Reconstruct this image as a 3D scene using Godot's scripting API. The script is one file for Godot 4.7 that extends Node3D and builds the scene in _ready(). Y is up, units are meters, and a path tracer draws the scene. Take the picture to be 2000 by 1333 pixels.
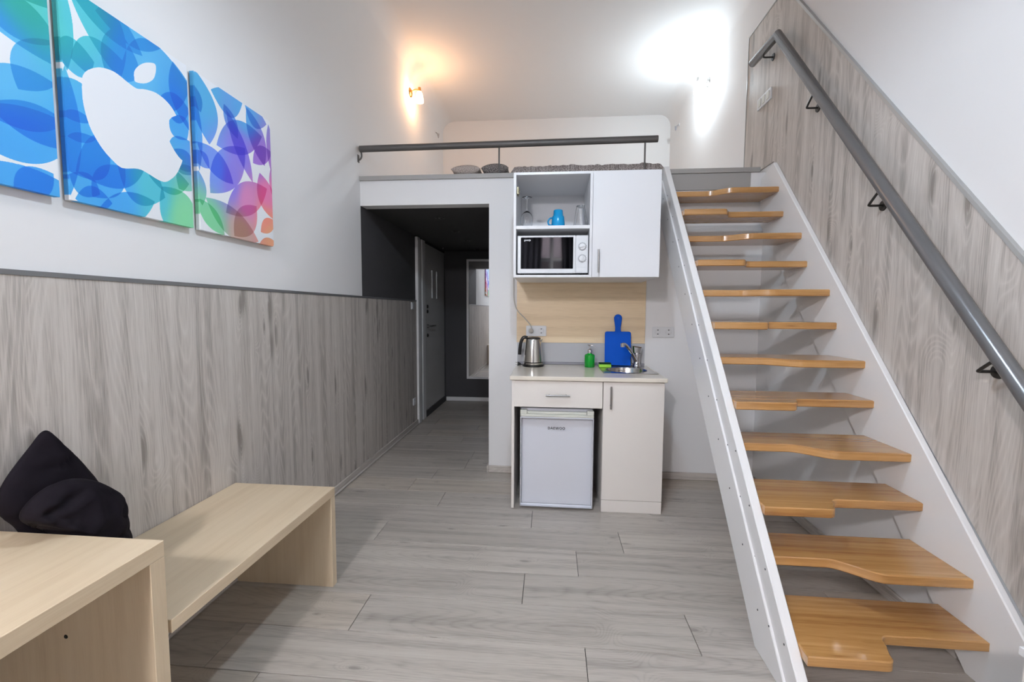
extends Node3D

# ---------- room measures (metres; camera stands at x 0, z 0) ----------
const XL := -1.569
const XR := 1.601
const ZB := -3.519       # kitchen wall and edge of the loft
const ZH := -6.309       # far wall
const ZF := 2.6          # window wall behind the camera
const CEIL := 4.03
const HALL := 2.2        # hallway ceiling
const LOFT := 2.433      # loft floor
const XO := -0.503       # right edge of the hallway opening
const TOP := 0.914       # worktop height

var org := Vector3.ZERO
var M := {}
var uvo := Vector2.ZERO
var used := {}
var rng := RandomNumberGenerator.new()

# ======================================================================
func _ready() -> void:
	rng.seed = 7
	_camera_and_light()
	_materials()
	_room()
	_floor()
	_wood_panels()
	_hall()
	_loft()
	_stairs()
	_handrail()
	_furniture()
	_canvases()
	_kitchen()
	_small_things()
	_lamps()
	_behind()

func _camera_and_light() -> void:
	var cam := Camera3D.new()
	cam.name = "camera"
	cam.fov = 2.0 * rad_to_deg(atan(666.5 / 849.38))
	cam.near = 0.02
	add_child(cam)
	cam.position = Vector3(0, 1.35, 0)
	cam.basis = Basis(Vector3.UP, deg_to_rad(5.081)) * Basis(Vector3.RIGHT, deg_to_rad(-4.054)) * Basis(Vector3.BACK, deg_to_rad(0.292))
	cam.current = true
	var e := Environment.new()
	e.background_mode = Environment.BG_COLOR
	e.background_color = Color(0.80, 0.88, 1.0)
	e.background_energy_multiplier = 10.0
	e.tonemap_mode = Environment.TONE_MAPPER_LINEAR
	e.tonemap_exposure = 1.0
	e.sdfgi_enabled = true
	e.ssao_enabled = true
	e.ssil_enabled = true
	var w := WorldEnvironment.new()
	w.name = "world"
	w.environment = e
	add_child(w)

# ---------------------------------------------------------------- helpers
func begin() -> SurfaceTool:
	var st := SurfaceTool.new()
	st.begin(Mesh.PRIMITIVE_TRIANGLES)
	return st

func vert(st: SurfaceTool, p: Vector3, n: Vector3, uv: Vector2) -> void:
	st.set_normal(n)
	st.set_uv(uv)
	st.add_vertex(p - org)

func tri(st: SurfaceTool, a: Vector3, b: Vector3, c: Vector3, na: Vector3, nb: Vector3, nc: Vector3, ua := Vector2.ZERO, ub := Vector2.ZERO, uc := Vector2.ZERO) -> void:
	if (c - a).cross(b - a).dot(na + nb + nc) < 0.0:
		vert(st, a, na, ua); vert(st, c, nc, uc); vert(st, b, nb, ub)
	else:
		vert(st, a, na, ua); vert(st, b, nb, ub); vert(st, c, nc, uc)

# texture coordinates in metres, u along the grain axis g (0 x, 1 y, 2 z)
func buv(p: Vector3, n: Vector3, g: int) -> Vector2:
	var ax := 0
	var an := n.abs()
	if an.y >= an.x and an.y >= an.z: ax = 1
	elif an.z >= an.x and an.z >= an.y: ax = 2
	var o := [0, 1, 2]
	o.erase(ax)
	if o.has(g):
		o.erase(g)
		return Vector2(p[g], p[o[0]]) + uvo
	return Vector2(p[o[0]], p[o[1]]) + uvo

func quad(st: SurfaceTool, a: Vector3, b: Vector3, c: Vector3, d: Vector3, n: Vector3, g := 0) -> void:
	var ua := buv(a, n, g); var ub := buv(b, n, g); var uc := buv(c, n, g); var ud := buv(d, n, g)
	tri(st, a, b, c, n, n, n, ua, ub, uc)
	tri(st, a, c, d, n, n, n, ua, uc, ud)

# box between two corners, edges chamfered by b
func box(st: SurfaceTool, lo: Vector3, hi: Vector3, b := 0.0, g := 0) -> void:
	var s := hi - lo
	b = min(b, 0.49 * min(s.x, min(s.y, s.z)))
	for ax in 3:
		var u := (ax + 1) % 3
		var v := (ax + 2) % 3
		for sg in [0, 1]:
			var n := Vector3.ZERO
			n[ax] = 1.0 if sg == 1 else -1.0
			var q: Array[Vector3] = []
			for k in [[0, 0], [1, 0], [1, 1], [0, 1]]:
				var p := Vector3.ZERO
				p[ax] = hi[ax] if sg == 1 else lo[ax]
				p[u] = hi[u] - b if k[0] == 1 else lo[u] + b
				p[v] = hi[v] - b if k[1] == 1 else lo[v] + b
				q.append(p)
			quad(st, q[0], q[1], q[2], q[3], n, g)
	if b <= 0.0:
		return
	for ax in 3:
		var u := (ax + 1) % 3
		var v := (ax + 2) % 3
		for su in [0, 1]:
			for sv in [0, 1]:
				var n := Vector3.ZERO
				n[u] = 1.0 if su == 1 else -1.0
				n[v] = 1.0 if sv == 1 else -1.0
				n = n.normalized()
				var q: Array[Vector3] = []
				for k in [[0, 0], [0, 1], [1, 1], [1, 0]]:
					var p := Vector3.ZERO
					p[ax] = hi[ax] - b if k[0] == 1 else lo[ax] + b
					var pu: float = hi[u] if su == 1 else lo[u]
					var pv: float = hi[v] if sv == 1 else lo[v]
					if k[1] == 0: pv += -b if sv == 1 else b
					else: pu += -b if su == 1 else b
					p[u] = pu
					p[v] = pv
					q.append(p)
				quad(st, q[0], q[1], q[2], q[3], n, g)
	for sx in [0, 1]:
		for sy in [0, 1]:
			for sz in [0, 1]:
				var c := Vector3(hi.x if sx else lo.x, hi.y if sy else lo.y, hi.z if sz else lo.z)
				var d := Vector3(-b if sx else b, -b if sy else b, -b if sz else b)
				var n := -d.normalized()
				tri(st, c + Vector3(0, d.y, d.z), c + Vector3(d.x, 0, d.z), c + Vector3(d.x, d.y, 0), n, n, n)

func p3(axis: int, a: Vector2, t: float) -> Vector3:
	if axis == 0: return Vector3(t, a.y, a.x)      # polygon in (z, y)
	if axis == 1: return Vector3(a.x, t, a.y)      # polygon in (x, z)
	return Vector3(a.x, a.y, t)                    # polygon in (x, y)

# extrude a polygon along an axis from t0 to t1, edges chamfered by b, corners under 40 degrees shaded round
func prism(st: SurfaceTool, poly: PackedVector2Array, axis: int, t0: float, t1: float, b := 0.0, g := 0) -> void:
	if Geometry2D.is_polygon_clockwise(poly):
		poly = poly.duplicate()
		poly.reverse()
	var n := poly.size()
	var en: Array[Vector2] = []
	for i in n:
		var d := (poly[(i + 1) % n] - poly[i]).normalized()
		en.append(Vector2(d.y, -d.x))
	if (poly[1] - poly[0]).cross(poly[2] - poly[1]) != 0.0:
		var area := 0.0
		for i in n: area += poly[i].cross(poly[(i + 1) % n])
		if area < 0.0:
			for i in n: en[i] = -en[i]
	var ins := PackedVector2Array()
	for i in n:
		var m := en[(i + n - 1) % n] + en[i]
		var k: float = max(0.25, m.dot(m) * 0.5)
		ins.append(poly[i] - m / k * b)
	var rings := [[poly, t0], [poly, t1]]
	if b > 0.0:
		rings = [[ins, t0], [poly, t0 + b], [poly, t1 - b], [ins, t1]]
	for r in rings.size() - 1:
		var tilt := 0.0
		if b > 0.0 and r == 0: tilt = -1.0
		if b > 0.0 and r == 2: tilt = 1.0
		for i in n:
			var j := (i + 1) % n
			var na := en[i]
			var nb := en[i]
			if en[i].dot(en[(i + n - 1) % n]) > 0.75: na = (en[i] + en[(i + n - 1) % n]).normalized()
			if en[i].dot(en[j]) > 0.75: nb = (en[i] + en[j]).normalized()
			var up := p3(axis, Vector2.ZERO, 1.0) * tilt
			var n3a := (p3(axis, na, 0.0) + up).normalized()
			var n3b := (p3(axis, nb, 0.0) + up).normalized()
			var A := p3(axis, rings[r][0][i], rings[r][1]); var B := p3(axis, rings[r][0][j], rings[r][1])
			var C := p3(axis, rings[r + 1][0][j], rings[r + 1][1]); var D := p3(axis, rings[r + 1][0][i], rings[r + 1][1])
			var fn := p3(axis, en[i], 0.0)
			tri(st, A, B, C, n3a, n3b, n3b, buv(A, fn, g), buv(B, fn, g), buv(C, fn, g))
			tri(st, A, C, D, n3a, n3b, n3a, buv(A, fn, g), buv(C, fn, g), buv(D, fn, g))
	var capp: PackedVector2Array = ins if b > 0.0 else poly
	var idx := Geometry2D.triangulate_polygon(capp)
	for s in 2:
		var t := t1 if s == 1 else t0
		var nn := p3(axis, Vector2.ZERO, 1.0 if s == 1 else -1.0)
		for k in range(0, idx.size(), 3):
			var A := p3(axis, capp[idx[k]], t); var B := p3(axis, capp[idx[k + 1]], t); var C := p3(axis, capp[idx[k + 2]], t)
			tri(st, A, B, C, nn, nn, nn, buv(A, nn, g), buv(B, nn, g), buv(C, nn, g))

func tube(st: SurfaceTool, pts: PackedVector3Array, r: float, sides := 12, r_end := -1.0) -> void:
	var n := pts.size()
	var x := Vector3.UP
	var rows: Array = []
	for i in n:
		var t: Vector3
		if i == 0: t = pts[1] - pts[0]
		elif i == n - 1: t = pts[n - 1] - pts[n - 2]
		else: t = (pts[i] - pts[i - 1]).normalized() + (pts[i + 1] - pts[i]).normalized()
		t = t.normalized()
		if i == 0 and absf(t.dot(x)) > 0.9: x = Vector3.RIGHT
		x = (x - t * t.dot(x)).normalized()
		var y := t.cross(x)
		var stretch := 1.0
		if i > 0 and i < n - 1:
			stretch = 1.0 / max(0.5, (pts[i] - pts[i - 1]).normalized().dot(t))
		var rr := r if r_end < 0.0 else lerpf(r, r_end, float(i) / (n - 1))
		var row: Array = []
		var bend := Vector3.ZERO
		if stretch > 1.001: bend = ((pts[i + 1] - pts[i]).normalized() - (pts[i] - pts[i - 1]).normalized()).normalized()
		for k in sides:
			var a := TAU * k / sides
			var d := x * cos(a) + y * sin(a)
			var o := d * rr
			if stretch > 1.001: o += bend * o.dot(bend) * (stretch - 1.0)
			row.append([pts[i] + o, d])
		rows.append(row)
	for i in n - 1:
		for k in sides:
			var k2 := (k + 1) % sides
			var a: Array = rows[i][k]; var b: Array = rows[i][k2]; var c: Array = rows[i + 1][k2]; var d: Array = rows[i + 1][k]
			tri(st, a[0], b[0], c[0], a[1], b[1], c[1])
			tri(st, a[0], c[0], d[0], a[1], c[1], d[1])
	for e in [0, n - 1]:
		var nn := (pts[0] - pts[1]).normalized() if e == 0 else (pts[n - 1] - pts[n - 2]).normalized()
		for k in sides:
			tri(st, pts[e], rows[e][k][0], rows[e][(k + 1) % sides][0], nn, nn, nn)

# turn a profile of (radius, height) round an axis through c; axis given by a basis whose y is the axis
func lathe(st: SurfaceTool, prof: Array, c: Vector3, segs := 24, bas := Basis.IDENTITY) -> void:
	var n := prof.size()
	var nr: Array[Vector2] = []
	for i in n - 1:
		var d: Vector2 = (prof[i + 1] - prof[i]).normalized()
		nr.append(Vector2(d.y, -d.x))
	for i in n - 1:
		var n0 := nr[i]
		var n1 := nr[i]
		if i > 0 and nr[i].dot(nr[i - 1]) > 0.6: n0 = (nr[i] + nr[i - 1]).normalized()
		if i < n - 2 and nr[i].dot(nr[i + 1]) > 0.6: n1 = (nr[i] + nr[i + 1]).normalized()
		for k in segs:
			var a0 := TAU * k / segs
			var a1 := TAU * (k + 1) / segs
			var d0 := Vector3(cos(a0), 0, sin(a0)); var d1 := Vector3(cos(a1), 0, sin(a1))
			var q0: Vector2 = prof[i]; var q1: Vector2 = prof[i + 1]
			var A := bas * (d0 * q0.x + Vector3.UP * q0.y) + c; var B := bas * (d1 * q0.x + Vector3.UP * q0.y) + c
			var C := bas * (d1 * q1.x + Vector3.UP * q1.y) + c; var D := bas * (d0 * q1.x + Vector3.UP * q1.y) + c
			var NA := bas * (d0 * n0.x + Vector3.UP * n0.y); var NB := bas * (d1 * n0.x + Vector3.UP * n0.y)
			var NC := bas * (d1 * n1.x + Vector3.UP * n1.y); var ND := bas * (d0 * n1.x + Vector3.UP * n1.y)
			if q0.x > 0.00001: tri(st, A, B, C, NA, NB, NC)
			if q1.x > 0.00001: tri(st, A, C, D, NA, NC, ND)

func ball(st: SurfaceTool, c: Vector3, r: float, sy := 1.0, segs := 16) -> void:
	var pr: Array = []
	for i in 11:
		var a := -PI / 2 + PI * i / 10.0
		pr.append(Vector2(cos(a) * r, sin(a) * r * sy))
	lathe(st, pr, c, segs)

func round_rect(w: float, h: float, r: float, c := Vector2.ZERO, seg := 5) -> PackedVector2Array:
	var o := PackedVector2Array()
	for q in 4:
		var cc := c + Vector2((w / 2 - r) * (1 if q == 0 or q == 3 else -1), (h / 2 - r) * (1 if q < 2 else -1))
		for i in seg + 1:
			var a := PI / 2 * q + PI / 2 * i / seg
			o.append(cc + Vector2(cos(a), sin(a)) * r)
	return o

func circle2(r: float, c := Vector2.ZERO, seg := 20) -> PackedVector2Array:
	var o := PackedVector2Array()
	for i in seg: o.append(c + Vector2(cos(TAU * i / seg), sin(TAU * i / seg)) * r)
	return o

func smooth_line(pts: Array, per := 8, closed := false) -> PackedVector3Array:
	var o := PackedVector3Array()
	var n := pts.size()
	var segs := n if closed else n - 1
	for i in segs:
		var p0: Vector3; var p1: Vector3; var p2: Vector3; var q: Vector3
		if closed:
			p0 = pts[(i + n - 1) % n]; p1 = pts[i]; p2 = pts[(i + 1) % n]; q = pts[(i + 2) % n]
		else:
			p0 = pts[max(i - 1, 0)]; p1 = pts[i]; p2 = pts[i + 1]; q = pts[min(i + 2, n - 1)]
		for k in per: o.append(p1.cubic_interpolate(p2, p0, q, float(k) / per))
	if not closed: o.append(pts[n - 1])
	return o

func numbered(called: String) -> String:
	if not used.has(called):
		used[called] = 0
		return called
	used[called] += 1
	return "%s_%03d" % [called, used[called]]

func thing(called: String, label: String, category: String, at: Vector3, group := "") -> Node3D:
	var o := Node3D.new()
	o.name = numbered(called)
	add_child(o, true)
	o.position = at
	org = at
	o.set_meta("label", label)
	o.set_meta("category", category)
	if group: o.set_meta("group", group)
	return o

func part(parent: Node3D, called: String, st: SurfaceTool, m: Material, label := "") -> MeshInstance3D:
	var o := MeshInstance3D.new()
	o.name = called
	o.mesh = st.commit()
	o.material_override = null
	o.mesh.surface_set_material(0, m)
	o.cast_shadow = GeometryInstance3D.SHADOW_CASTING_SETTING_ON
	if label: o.set_meta("label", label)
	parent.add_child(o, true)
	return o

func solo(called: String, label: String, category: String, st: SurfaceTool, m: Material, at: Vector3, group := "") -> MeshInstance3D:
	# the geometry was collected with org == at
	var o := part(self, numbered(called), st, m, label)
	o.position = at
	o.set_meta("category", category)
	if group: o.set_meta("group", group)
	return o

func struct(called: String, st: SurfaceTool, m: Material, label := "") -> MeshInstance3D:
	var o := part(self, numbered(called), st, m, label)
	o.set_meta("kind", "structure")
	return o

func struct_root(called: String, label := "") -> Node3D:
	var o := Node3D.new()
	o.name = numbered(called)
	add_child(o, true)
	o.set_meta("kind", "structure")
	if label: o.set_meta("label", label)
	org = Vector3.ZERO
	return o

func slab(lo: Vector3, hi: Vector3, b := 0.0, g := 0) -> SurfaceTool:
	var st := begin()
	box(st, lo, hi, b, g)
	return st

# ---------------------------------------------------------------- materials
func mat(called: String, c: Color, rough := 0.5, metal := 0.0, spec := 0.5) -> StandardMaterial3D:
	var m := StandardMaterial3D.new()
	m.resource_name = called
	m.albedo_color = c
	m.roughness = rough
	m.metallic = metal
	m.metallic_specular = spec
	M[called] = m
	return m

func field(sd: int, w: int, h: int, sw: int, sh: int, freq: float, oct := 3) -> PackedByteArray:
	var f := FastNoiseLite.new()
	f.seed = sd
	f.noise_type = FastNoiseLite.TYPE_SIMPLEX_SMOOTH
	f.frequency = freq
	f.fractal_octaves = oct
	var im := f.get_seamless_image(w / sw, h / sh)
	im.convert(Image.FORMAT_L8)
	# stretch along the grain with a wrapped margin, so that the pattern has no seam
	var a := w / sw
	var wide := Image.create(a + 8, h / sh, false, Image.FORMAT_L8)
	wide.blit_rect(im, Rect2i(a - 4, 0, 4, h / sh), Vector2i(0, 0))
	wide.blit_rect(im, Rect2i(0, 0, a, h / sh), Vector2i(4, 0))
	wide.blit_rect(im, Rect2i(0, 0, 4, h / sh), Vector2i(a + 4, 0))
	wide.resize((a + 8) * sw, h, Image.INTERPOLATE_CUBIC)
	return wide.get_region(Rect2i(4 * sw, 0, w, h)).get_data()

# printed or real wood grain, u along the grain
func wood(sd: int, w: int, h: int, light: Color, mid: Color, dark: Color, rings: float, strips: int, knots: int, contrast: float, ring_amt: float) -> ImageTexture:
	var a := field(sd, w, h, 8, 1, 0.0075, 1)
	var s := field(sd + 1, w, h, 32, 1, 0.030, 2)
	var f := field(sd + 2, w, h, 16, 1, 0.30, 2)
	var c := field(sd + 3, w, h, 8, 1, 0.012, 2)
	var r := RandomNumberGenerator.new()
	r.seed = sd
	var off: Array[int] = []
	var tone: Array[float] = []
	for i in strips:
		off.append(r.randi_range(0, w - 1))
		tone.append(r.randf_range(-0.10, 0.10))
	var kx: Array[float] = []; var ky: Array[float] = []; var kr: Array[float] = []
	for i in knots:
		kx.append(r.randf() * w); ky.append(r.randf() * h); kr.append(r.randf_range(0.004, 0.010) * h)
	var out := PackedByteArray()
	out.resize(w * h * 3)
	for y in h:
		var si := y * strips / h
		var o := off[si]
		var tn := tone[si]
		var near: Array[int] = []
		for i in knots:
			if absf(ky[i] - y) < kr[i] * 7.0 and int(ky[i]) * strips / h == si: near.append(i)
		for x in w:
			var p := y * w + (x + o) % w
			var av := a[p] / 255.0
			var kd := 0.0
			for i in near:
				var dx := (fposmod(x - kx[i] + w * 0.5, w) - w * 0.5) / (kr[i] * 3.0)
				var dy := (y - ky[i]) / kr[i]
				var q := dx * dx + dy * dy
				if q < 40.0:
					av += 0.35 * exp(-q * 0.12)
					kd += exp(-q * 0.55)
			var fr := fposmod(av * rings, 1.0)
			var ring := 1.0 - absf(fr * 2.0 - 1.0)
			ring = ring * ring * ring
			var v := 0.5 + contrast * ((s[p] / 255.0 - 0.5) * 1.0 + (f[p] / 255.0 - 0.5) * 0.75 + (c[p] / 255.0 - 0.5) * 0.55 + tn) + ring_amt * (ring - 0.25)
			v -= minf(kd, 1.0) * 0.55
			var col: Color
			if v > 0.5: col = mid.lerp(light, clampf((v - 0.5) * 2.0, 0.0, 1.0))
			else: col = dark.lerp(mid, clampf(v * 2.0, 0.0, 1.0))
			var j := (y * w + x) * 3
			out[j] = int(col.r * 255.0); out[j + 1] = int(col.g * 255.0); out[j + 2] = int(col.b * 255.0)
	return ImageTexture.create_from_image(Image.create_from_data(w, h, false, Image.FORMAT_RGB8, out))

func woodmat(called: String, tex: Texture2D, along: float, across: float, rough: float, spec := 0.5) -> StandardMaterial3D:
	var m := mat(called, Color.WHITE, rough, 0.0, spec)
	m.albedo_texture = tex
	m.uv1_scale = Vector3(1.0 / along, 1.0 / across, 1)
	return m

func speckle(called: String, a: Color, b: Color, freq: float, scale: float) -> StandardMaterial3D:
	var f := FastNoiseLite.new()
	f.seed = 31
	f.frequency = freq
	f.fractal_octaves = 2
	var src := f.get_seamless_image(256, 256)
	src.convert(Image.FORMAT_L8)
	var d := src.get_data()
	var im := Image.create(256, 256, false, Image.FORMAT_RGB8)
	for i in d.size():
		im.set_pixel(i % 256, i / 256, a if d[i] > 128 else b)
	var m := mat(called, Color.WHITE, 0.95)
	m.albedo_texture = ImageTexture.create_from_image(im)
	m.uv1_triplanar = true
	m.uv1_scale = Vector3.ONE * scale
	return m

func _materials() -> void:
	mat("white_paint", Color(0.925, 0.92, 0.915), 0.85)
	mat("dark_paint", Color(0.29, 0.285, 0.29), 0.8)
	mat("dark_ceiling", Color(0.25, 0.245, 0.245), 0.75)
	mat("door_paint", Color(0.84, 0.835, 0.82), 0.45)
	mat("white_laminate", Color(0.90, 0.90, 0.905), 0.35)
	mat("cream_laminate", Color(0.925, 0.90, 0.87), 0.35)
	mat("white_plastic", Color(0.89, 0.895, 0.90), 0.3)
	mat("white_lacquer", Color(0.94, 0.935, 0.93), 0.3)
	mat("fridge_white", Color(0.86, 0.865, 0.89), 0.35)
	mat("ivory_plastic", Color(0.84, 0.84, 0.80), 0.35)
	mat("grey_edge", Color(0.66, 0.65, 0.635), 0.45)
	mat("splash_grey", Color(0.73, 0.73, 0.74), 0.3)
	mat("profile_grey", Color(0.60, 0.60, 0.63), 0.3, 0.3)
	mat("steel", Color(0.74, 0.73, 0.71), 0.18, 1.0)
	mat("chrome", Color(0.82, 0.82, 0.83), 0.08, 1.0)
	mat("handle_steel", Color(0.62, 0.61, 0.60), 0.28, 1.0)
	mat("pipe_grey", Color(0.47, 0.47, 0.475), 0.27, 0.45)
	mat("pipe_dull", Color(0.40, 0.39, 0.38), 0.45, 0.5)
	mat("bracket_dark", Color(0.25, 0.245, 0.24), 0.4, 0.6)
	mat("aluminium", Color(0.70, 0.70, 0.69), 0.35, 0.3)
	mat("dark_trim", Color(0.50, 0.50, 0.505), 0.4, 0.4)
	mat("black_plastic", Color(0.03, 0.03, 0.032), 0.35)
	mat("black_glass", Color(0.012, 0.012, 0.016), 0.04, 0.0, 0.7)
	mat("gap_dark", Color(0.10, 0.10, 0.10), 0.8)
	mat("screw", Color(0.30, 0.30, 0.30), 0.4, 0.7)
	mat("brass", Color(0.78, 0.60, 0.36), 0.25, 1.0)
	mat("hinge_metal", Color(0.62, 0.58, 0.47), 0.35, 0.7)
	mat("dial_ink", Color(0.38, 0.38, 0.41), 0.5)
	mat("facade_pink", Color(0.74, 0.62, 0.58), 0.9)
	mat("facade_dark", Color(0.30, 0.23, 0.21), 0.9)
	mat("cable_grey", Color(0.74, 0.72, 0.69), 0.5)
	mat("board_blue", Color(0.0, 0.325, 0.76), 0.45, 0.0, 0.25)
	mat("mug_blue", Color(0.02, 0.56, 0.78), 0.15)
	mat("sponge_green", Color(0.62, 0.86, 0.30), 0.95)
	mat("scourer_green", Color(0.02, 0.24, 0.10), 1.0)
	var soap := mat("soap_green", Color(0.0, 0.58, 0.16, 1.0), 0.12)
	soap.backlight_enabled = true
	soap.backlight = Color(0.0, 0.35, 0.1)
	var gl := mat("clear_glass", Color(0.80, 0.83, 0.84, 0.10), 0.02)
	gl.transparency = BaseMaterial3D.TRANSPARENCY_ALPHA
	var dg := mat("drinking_glass", Color(1.0, 1.0, 1.0, 0.0), 0.0)
	dg.transparency = BaseMaterial3D.TRANSPARENCY_ALPHA
	dg.refraction_enabled = true
	dg.refraction_scale = 0.05
	mat("mirror_silver", Color(0.93, 0.93, 0.93), 0.01, 1.0)
	mat("cushion_black", Color(0.10, 0.085, 0.105), 0.8, 0.0, 0.2)
	mat("mattress_white", Color(0.84, 0.83, 0.82), 0.9)
	mat("curtain", Color(0.22, 0.22, 0.25), 0.9)
	mat("ink", Color(0.10, 0.10, 0.11), 0.5)
	mat("ink_white", Color(0.92, 0.92, 0.93), 0.4)
	mat("ink_grey", Color(0.60, 0.60, 0.62), 0.5)
	speckle("bedding", Color(0.74, 0.70, 0.68), Color(0.50, 0.46, 0.44), 0.09, 3.2)
	speckle("pillow_dark", Color(0.62, 0.59, 0.57), Color(0.28, 0.26, 0.25), 0.12, 3.6)
	speckle("pillow_light", Color(0.80, 0.75, 0.71), Color(0.60, 0.55, 0.52), 0.12, 3.6)
	# woods
	var grey := wood(11, 1024, 1024, Color(0.85, 0.825, 0.795), Color(0.77, 0.74, 0.71), Color(0.56, 0.53, 0.50), 13.0, 9, 22, 0.48, 0.22)
	woodmat("grey_oak", grey, 2.2, 1.5, 0.55)
	woodmat("grey_oak_skirting", grey, 2.2, 0.9, 0.5)
	var fl := wood(23, 1024, 512, Color(0.80, 0.775, 0.735), Color(0.735, 0.705, 0.665), Color(0.58, 0.55, 0.515), 13.0, 1, 8, 0.45, -0.16)
	for i in 4:
		var m := woodmat("floor_%d" % i, fl, 1.9, 0.95, 0.42)
		m.albedo_color = [Color(1, 1, 1), Color(0.97, 0.97, 0.975), Color(1, 0.99, 0.975), Color(0.955, 0.955, 0.955)][i]
	var birch := wood(37, 512, 512, Color(0.875, 0.80, 0.685), Color(0.85, 0.77, 0.65), Color(0.80, 0.71, 0.585), 5.0, 1, 0, 0.45, 0.04)
	woodmat("birch", birch, 1.4, 0.8, 0.33)
	var top := wood(41, 512, 512, Color(0.94, 0.91, 0.855), Color(0.92, 0.885, 0.825), Color(0.875, 0.83, 0.755), 5.0, 1, 0, 0.55, 0.06)
	woodmat("worktop", top, 1.2, 0.7, 0.16)
	var beech := wood(53, 512, 512, Color(0.785, 0.605, 0.385), Color(0.715, 0.53, 0.315), Color(0.585, 0.40, 0.22), 6.0, 5, 1, 0.62, 0.08)
	var bm := woodmat("beech", beech, 1.1, 0.42, 0.24)
	bm.clearcoat_enabled = true
	bm.clearcoat = 0.5
	bm.clearcoat_roughness = 0.08
	var oak := wood(67, 512, 512, Color(0.935, 0.85, 0.715), Color(0.905, 0.81, 0.67), Color(0.83, 0.73, 0.585), 9.0, 1, 0, 0.6, 0.06)
	woodmat("splash_oak", oak, 1.3, 0.8, 0.35)

# ---------------------------------------------------------------- room shell
func _room() -> void:
	org = Vector3.ZERO
	var w: Material = M.white_paint
	# left wall: white in the room and above the loft, dark grey in the hallway
	struct("wall_left", slab(Vector3(XL - 0.2, -0.1, ZB), Vector3(XL, CEIL, ZF)), w, "long white left wall above grey wood panelling")
	struct("wall_left", slab(Vector3(XL - 0.2, LOFT, ZH), Vector3(XL, CEIL, ZB)), w, "white left wall above the loft bed")
	struct("wall_left", slab(Vector3(XL - 0.2, -0.1, ZH), Vector3(XL, LOFT, ZB)), M.dark_paint, "dark grey left wall of the hallway")
	struct("wall_right", slab(Vector3(XR, -0.1, ZH), Vector3(XR + 0.2, CEIL, ZF)), w, "white right wall behind the staircase")
	struct("wall_far", slab(Vector3(XL - 0.2, LOFT, ZH - 0.2), Vector3(XR + 0.2, CEIL + 0.2, ZH)), w, "white far wall above the loft bed")
	struct("wall_far", slab(Vector3(XL - 0.2, -0.1, ZH - 0.2), Vector3(XR + 0.2, LOFT, ZH)), M.dark_paint, "dark grey far wall of the hallway")
	# kitchen partition with the hallway side
	struct("wall_kitchen", slab(Vector3(XO, -0.02, ZB - 0.12), Vector3(XR, LOFT - 0.035, ZB)), w, "white wall behind the kitchenette and the stairs")
	struct("wall_hallway", slab(Vector3(XO, -0.02, ZH), Vector3(XO + 0.1, HALL, ZB - 0.12)), M.dark_paint, "dark grey right wall of the hallway")
	struct("lintel", slab(Vector3(XL, HALL, ZB - 0.12), Vector3(XO, LOFT - 0.035, ZB)), w, "white band above the hallway opening")
	# ceiling with rounded edges along the side walls
	var st := begin()
	box(st, Vector3(XL - 0.2, CEIL, ZH), Vector3(XR + 0.2, CEIL + 0.2, ZF + 0.2))
	var r := 0.16
	for s in [-1, 1]:
		var cx: float = XL + r if s < 0 else XR - r
		for i in 8:
			var a0 := PI / 2 * i / 8.0
			var a1 := PI / 2 * (i + 1) / 8.0
			var d0 := Vector3(s * cos(a0), sin(a0), 0); var d1 := Vector3(s * cos(a1), sin(a1), 0)
			var c := Vector3(cx, CEIL - r, 0)
			var A := c + d0 * r; var B := c + d1 * r
			var lo := Vector3(0, 0, ZH); var hi := Vector3(0, 0, ZF)
			tri(st, A + lo, B + lo, B + hi, -d0, -d1, -d1)
			tri(st, A + lo, B + hi, A + hi, -d0, -d1, -d0)
	struct("ceiling", st, w, "white ceiling with softly rounded edges")
	# skirtings
	for a in [
		[Vector3(XL + 0.012, 0, -4.94), Vector3(XL + 0.026, 0.062, ZF), 2, "grey wood skirting along the left wall"],
		[Vector3(XO, 0, ZB), Vector3(-0.262, 0.06, ZB + 0.016), 0, "grey wood skirting beside the hallway opening"],
		[Vector3(0.75, 0, ZB), Vector3(XR, 0.06, ZB + 0.016), 0, "grey wood skirting under the staircase on the kitchen wall"],
		[Vector3(XR - 0.016, 0, ZB + 0.016), Vector3(XR, 0.06, -1.75), 2, "grey wood skirting under the staircase on the right wall"],
		[Vector3(XL + 0.03, 0, ZH), Vector3(XO, 0.06, ZH + 0.016), 0, "pale skirting at the end of the hallway"],
		[Vector3(XO - 0.016, 0, ZB - 0.12), Vector3(XO, 0.06, ZB + 0.016), 2, "short skirting round the corner of the opening"]]:
		var s2 := slab(a[0], a[1], 0.005, a[2])
		struct("baseboard_" + ["left", "kitchen", "stairs", "right", "far", "corner"][[0, 1, 2, 3, 4, 5][used.get("bb", 0)]], s2, M.grey_oak_skirting if used.get("bb", 0) != 4 else M.white_paint, a[3])
		used["bb"] = used.get("bb", 0) + 1
	var q := begin()
	tube(q, PackedVector3Array([Vector3(XL + 0.028, 0.009, -4.94), Vector3(XL + 0.028, 0.009, ZF)]), 0.009, 10)
	struct("trim_1", q, M.grey_oak_skirting, "thin bead at the foot of the left skirting")

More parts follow.
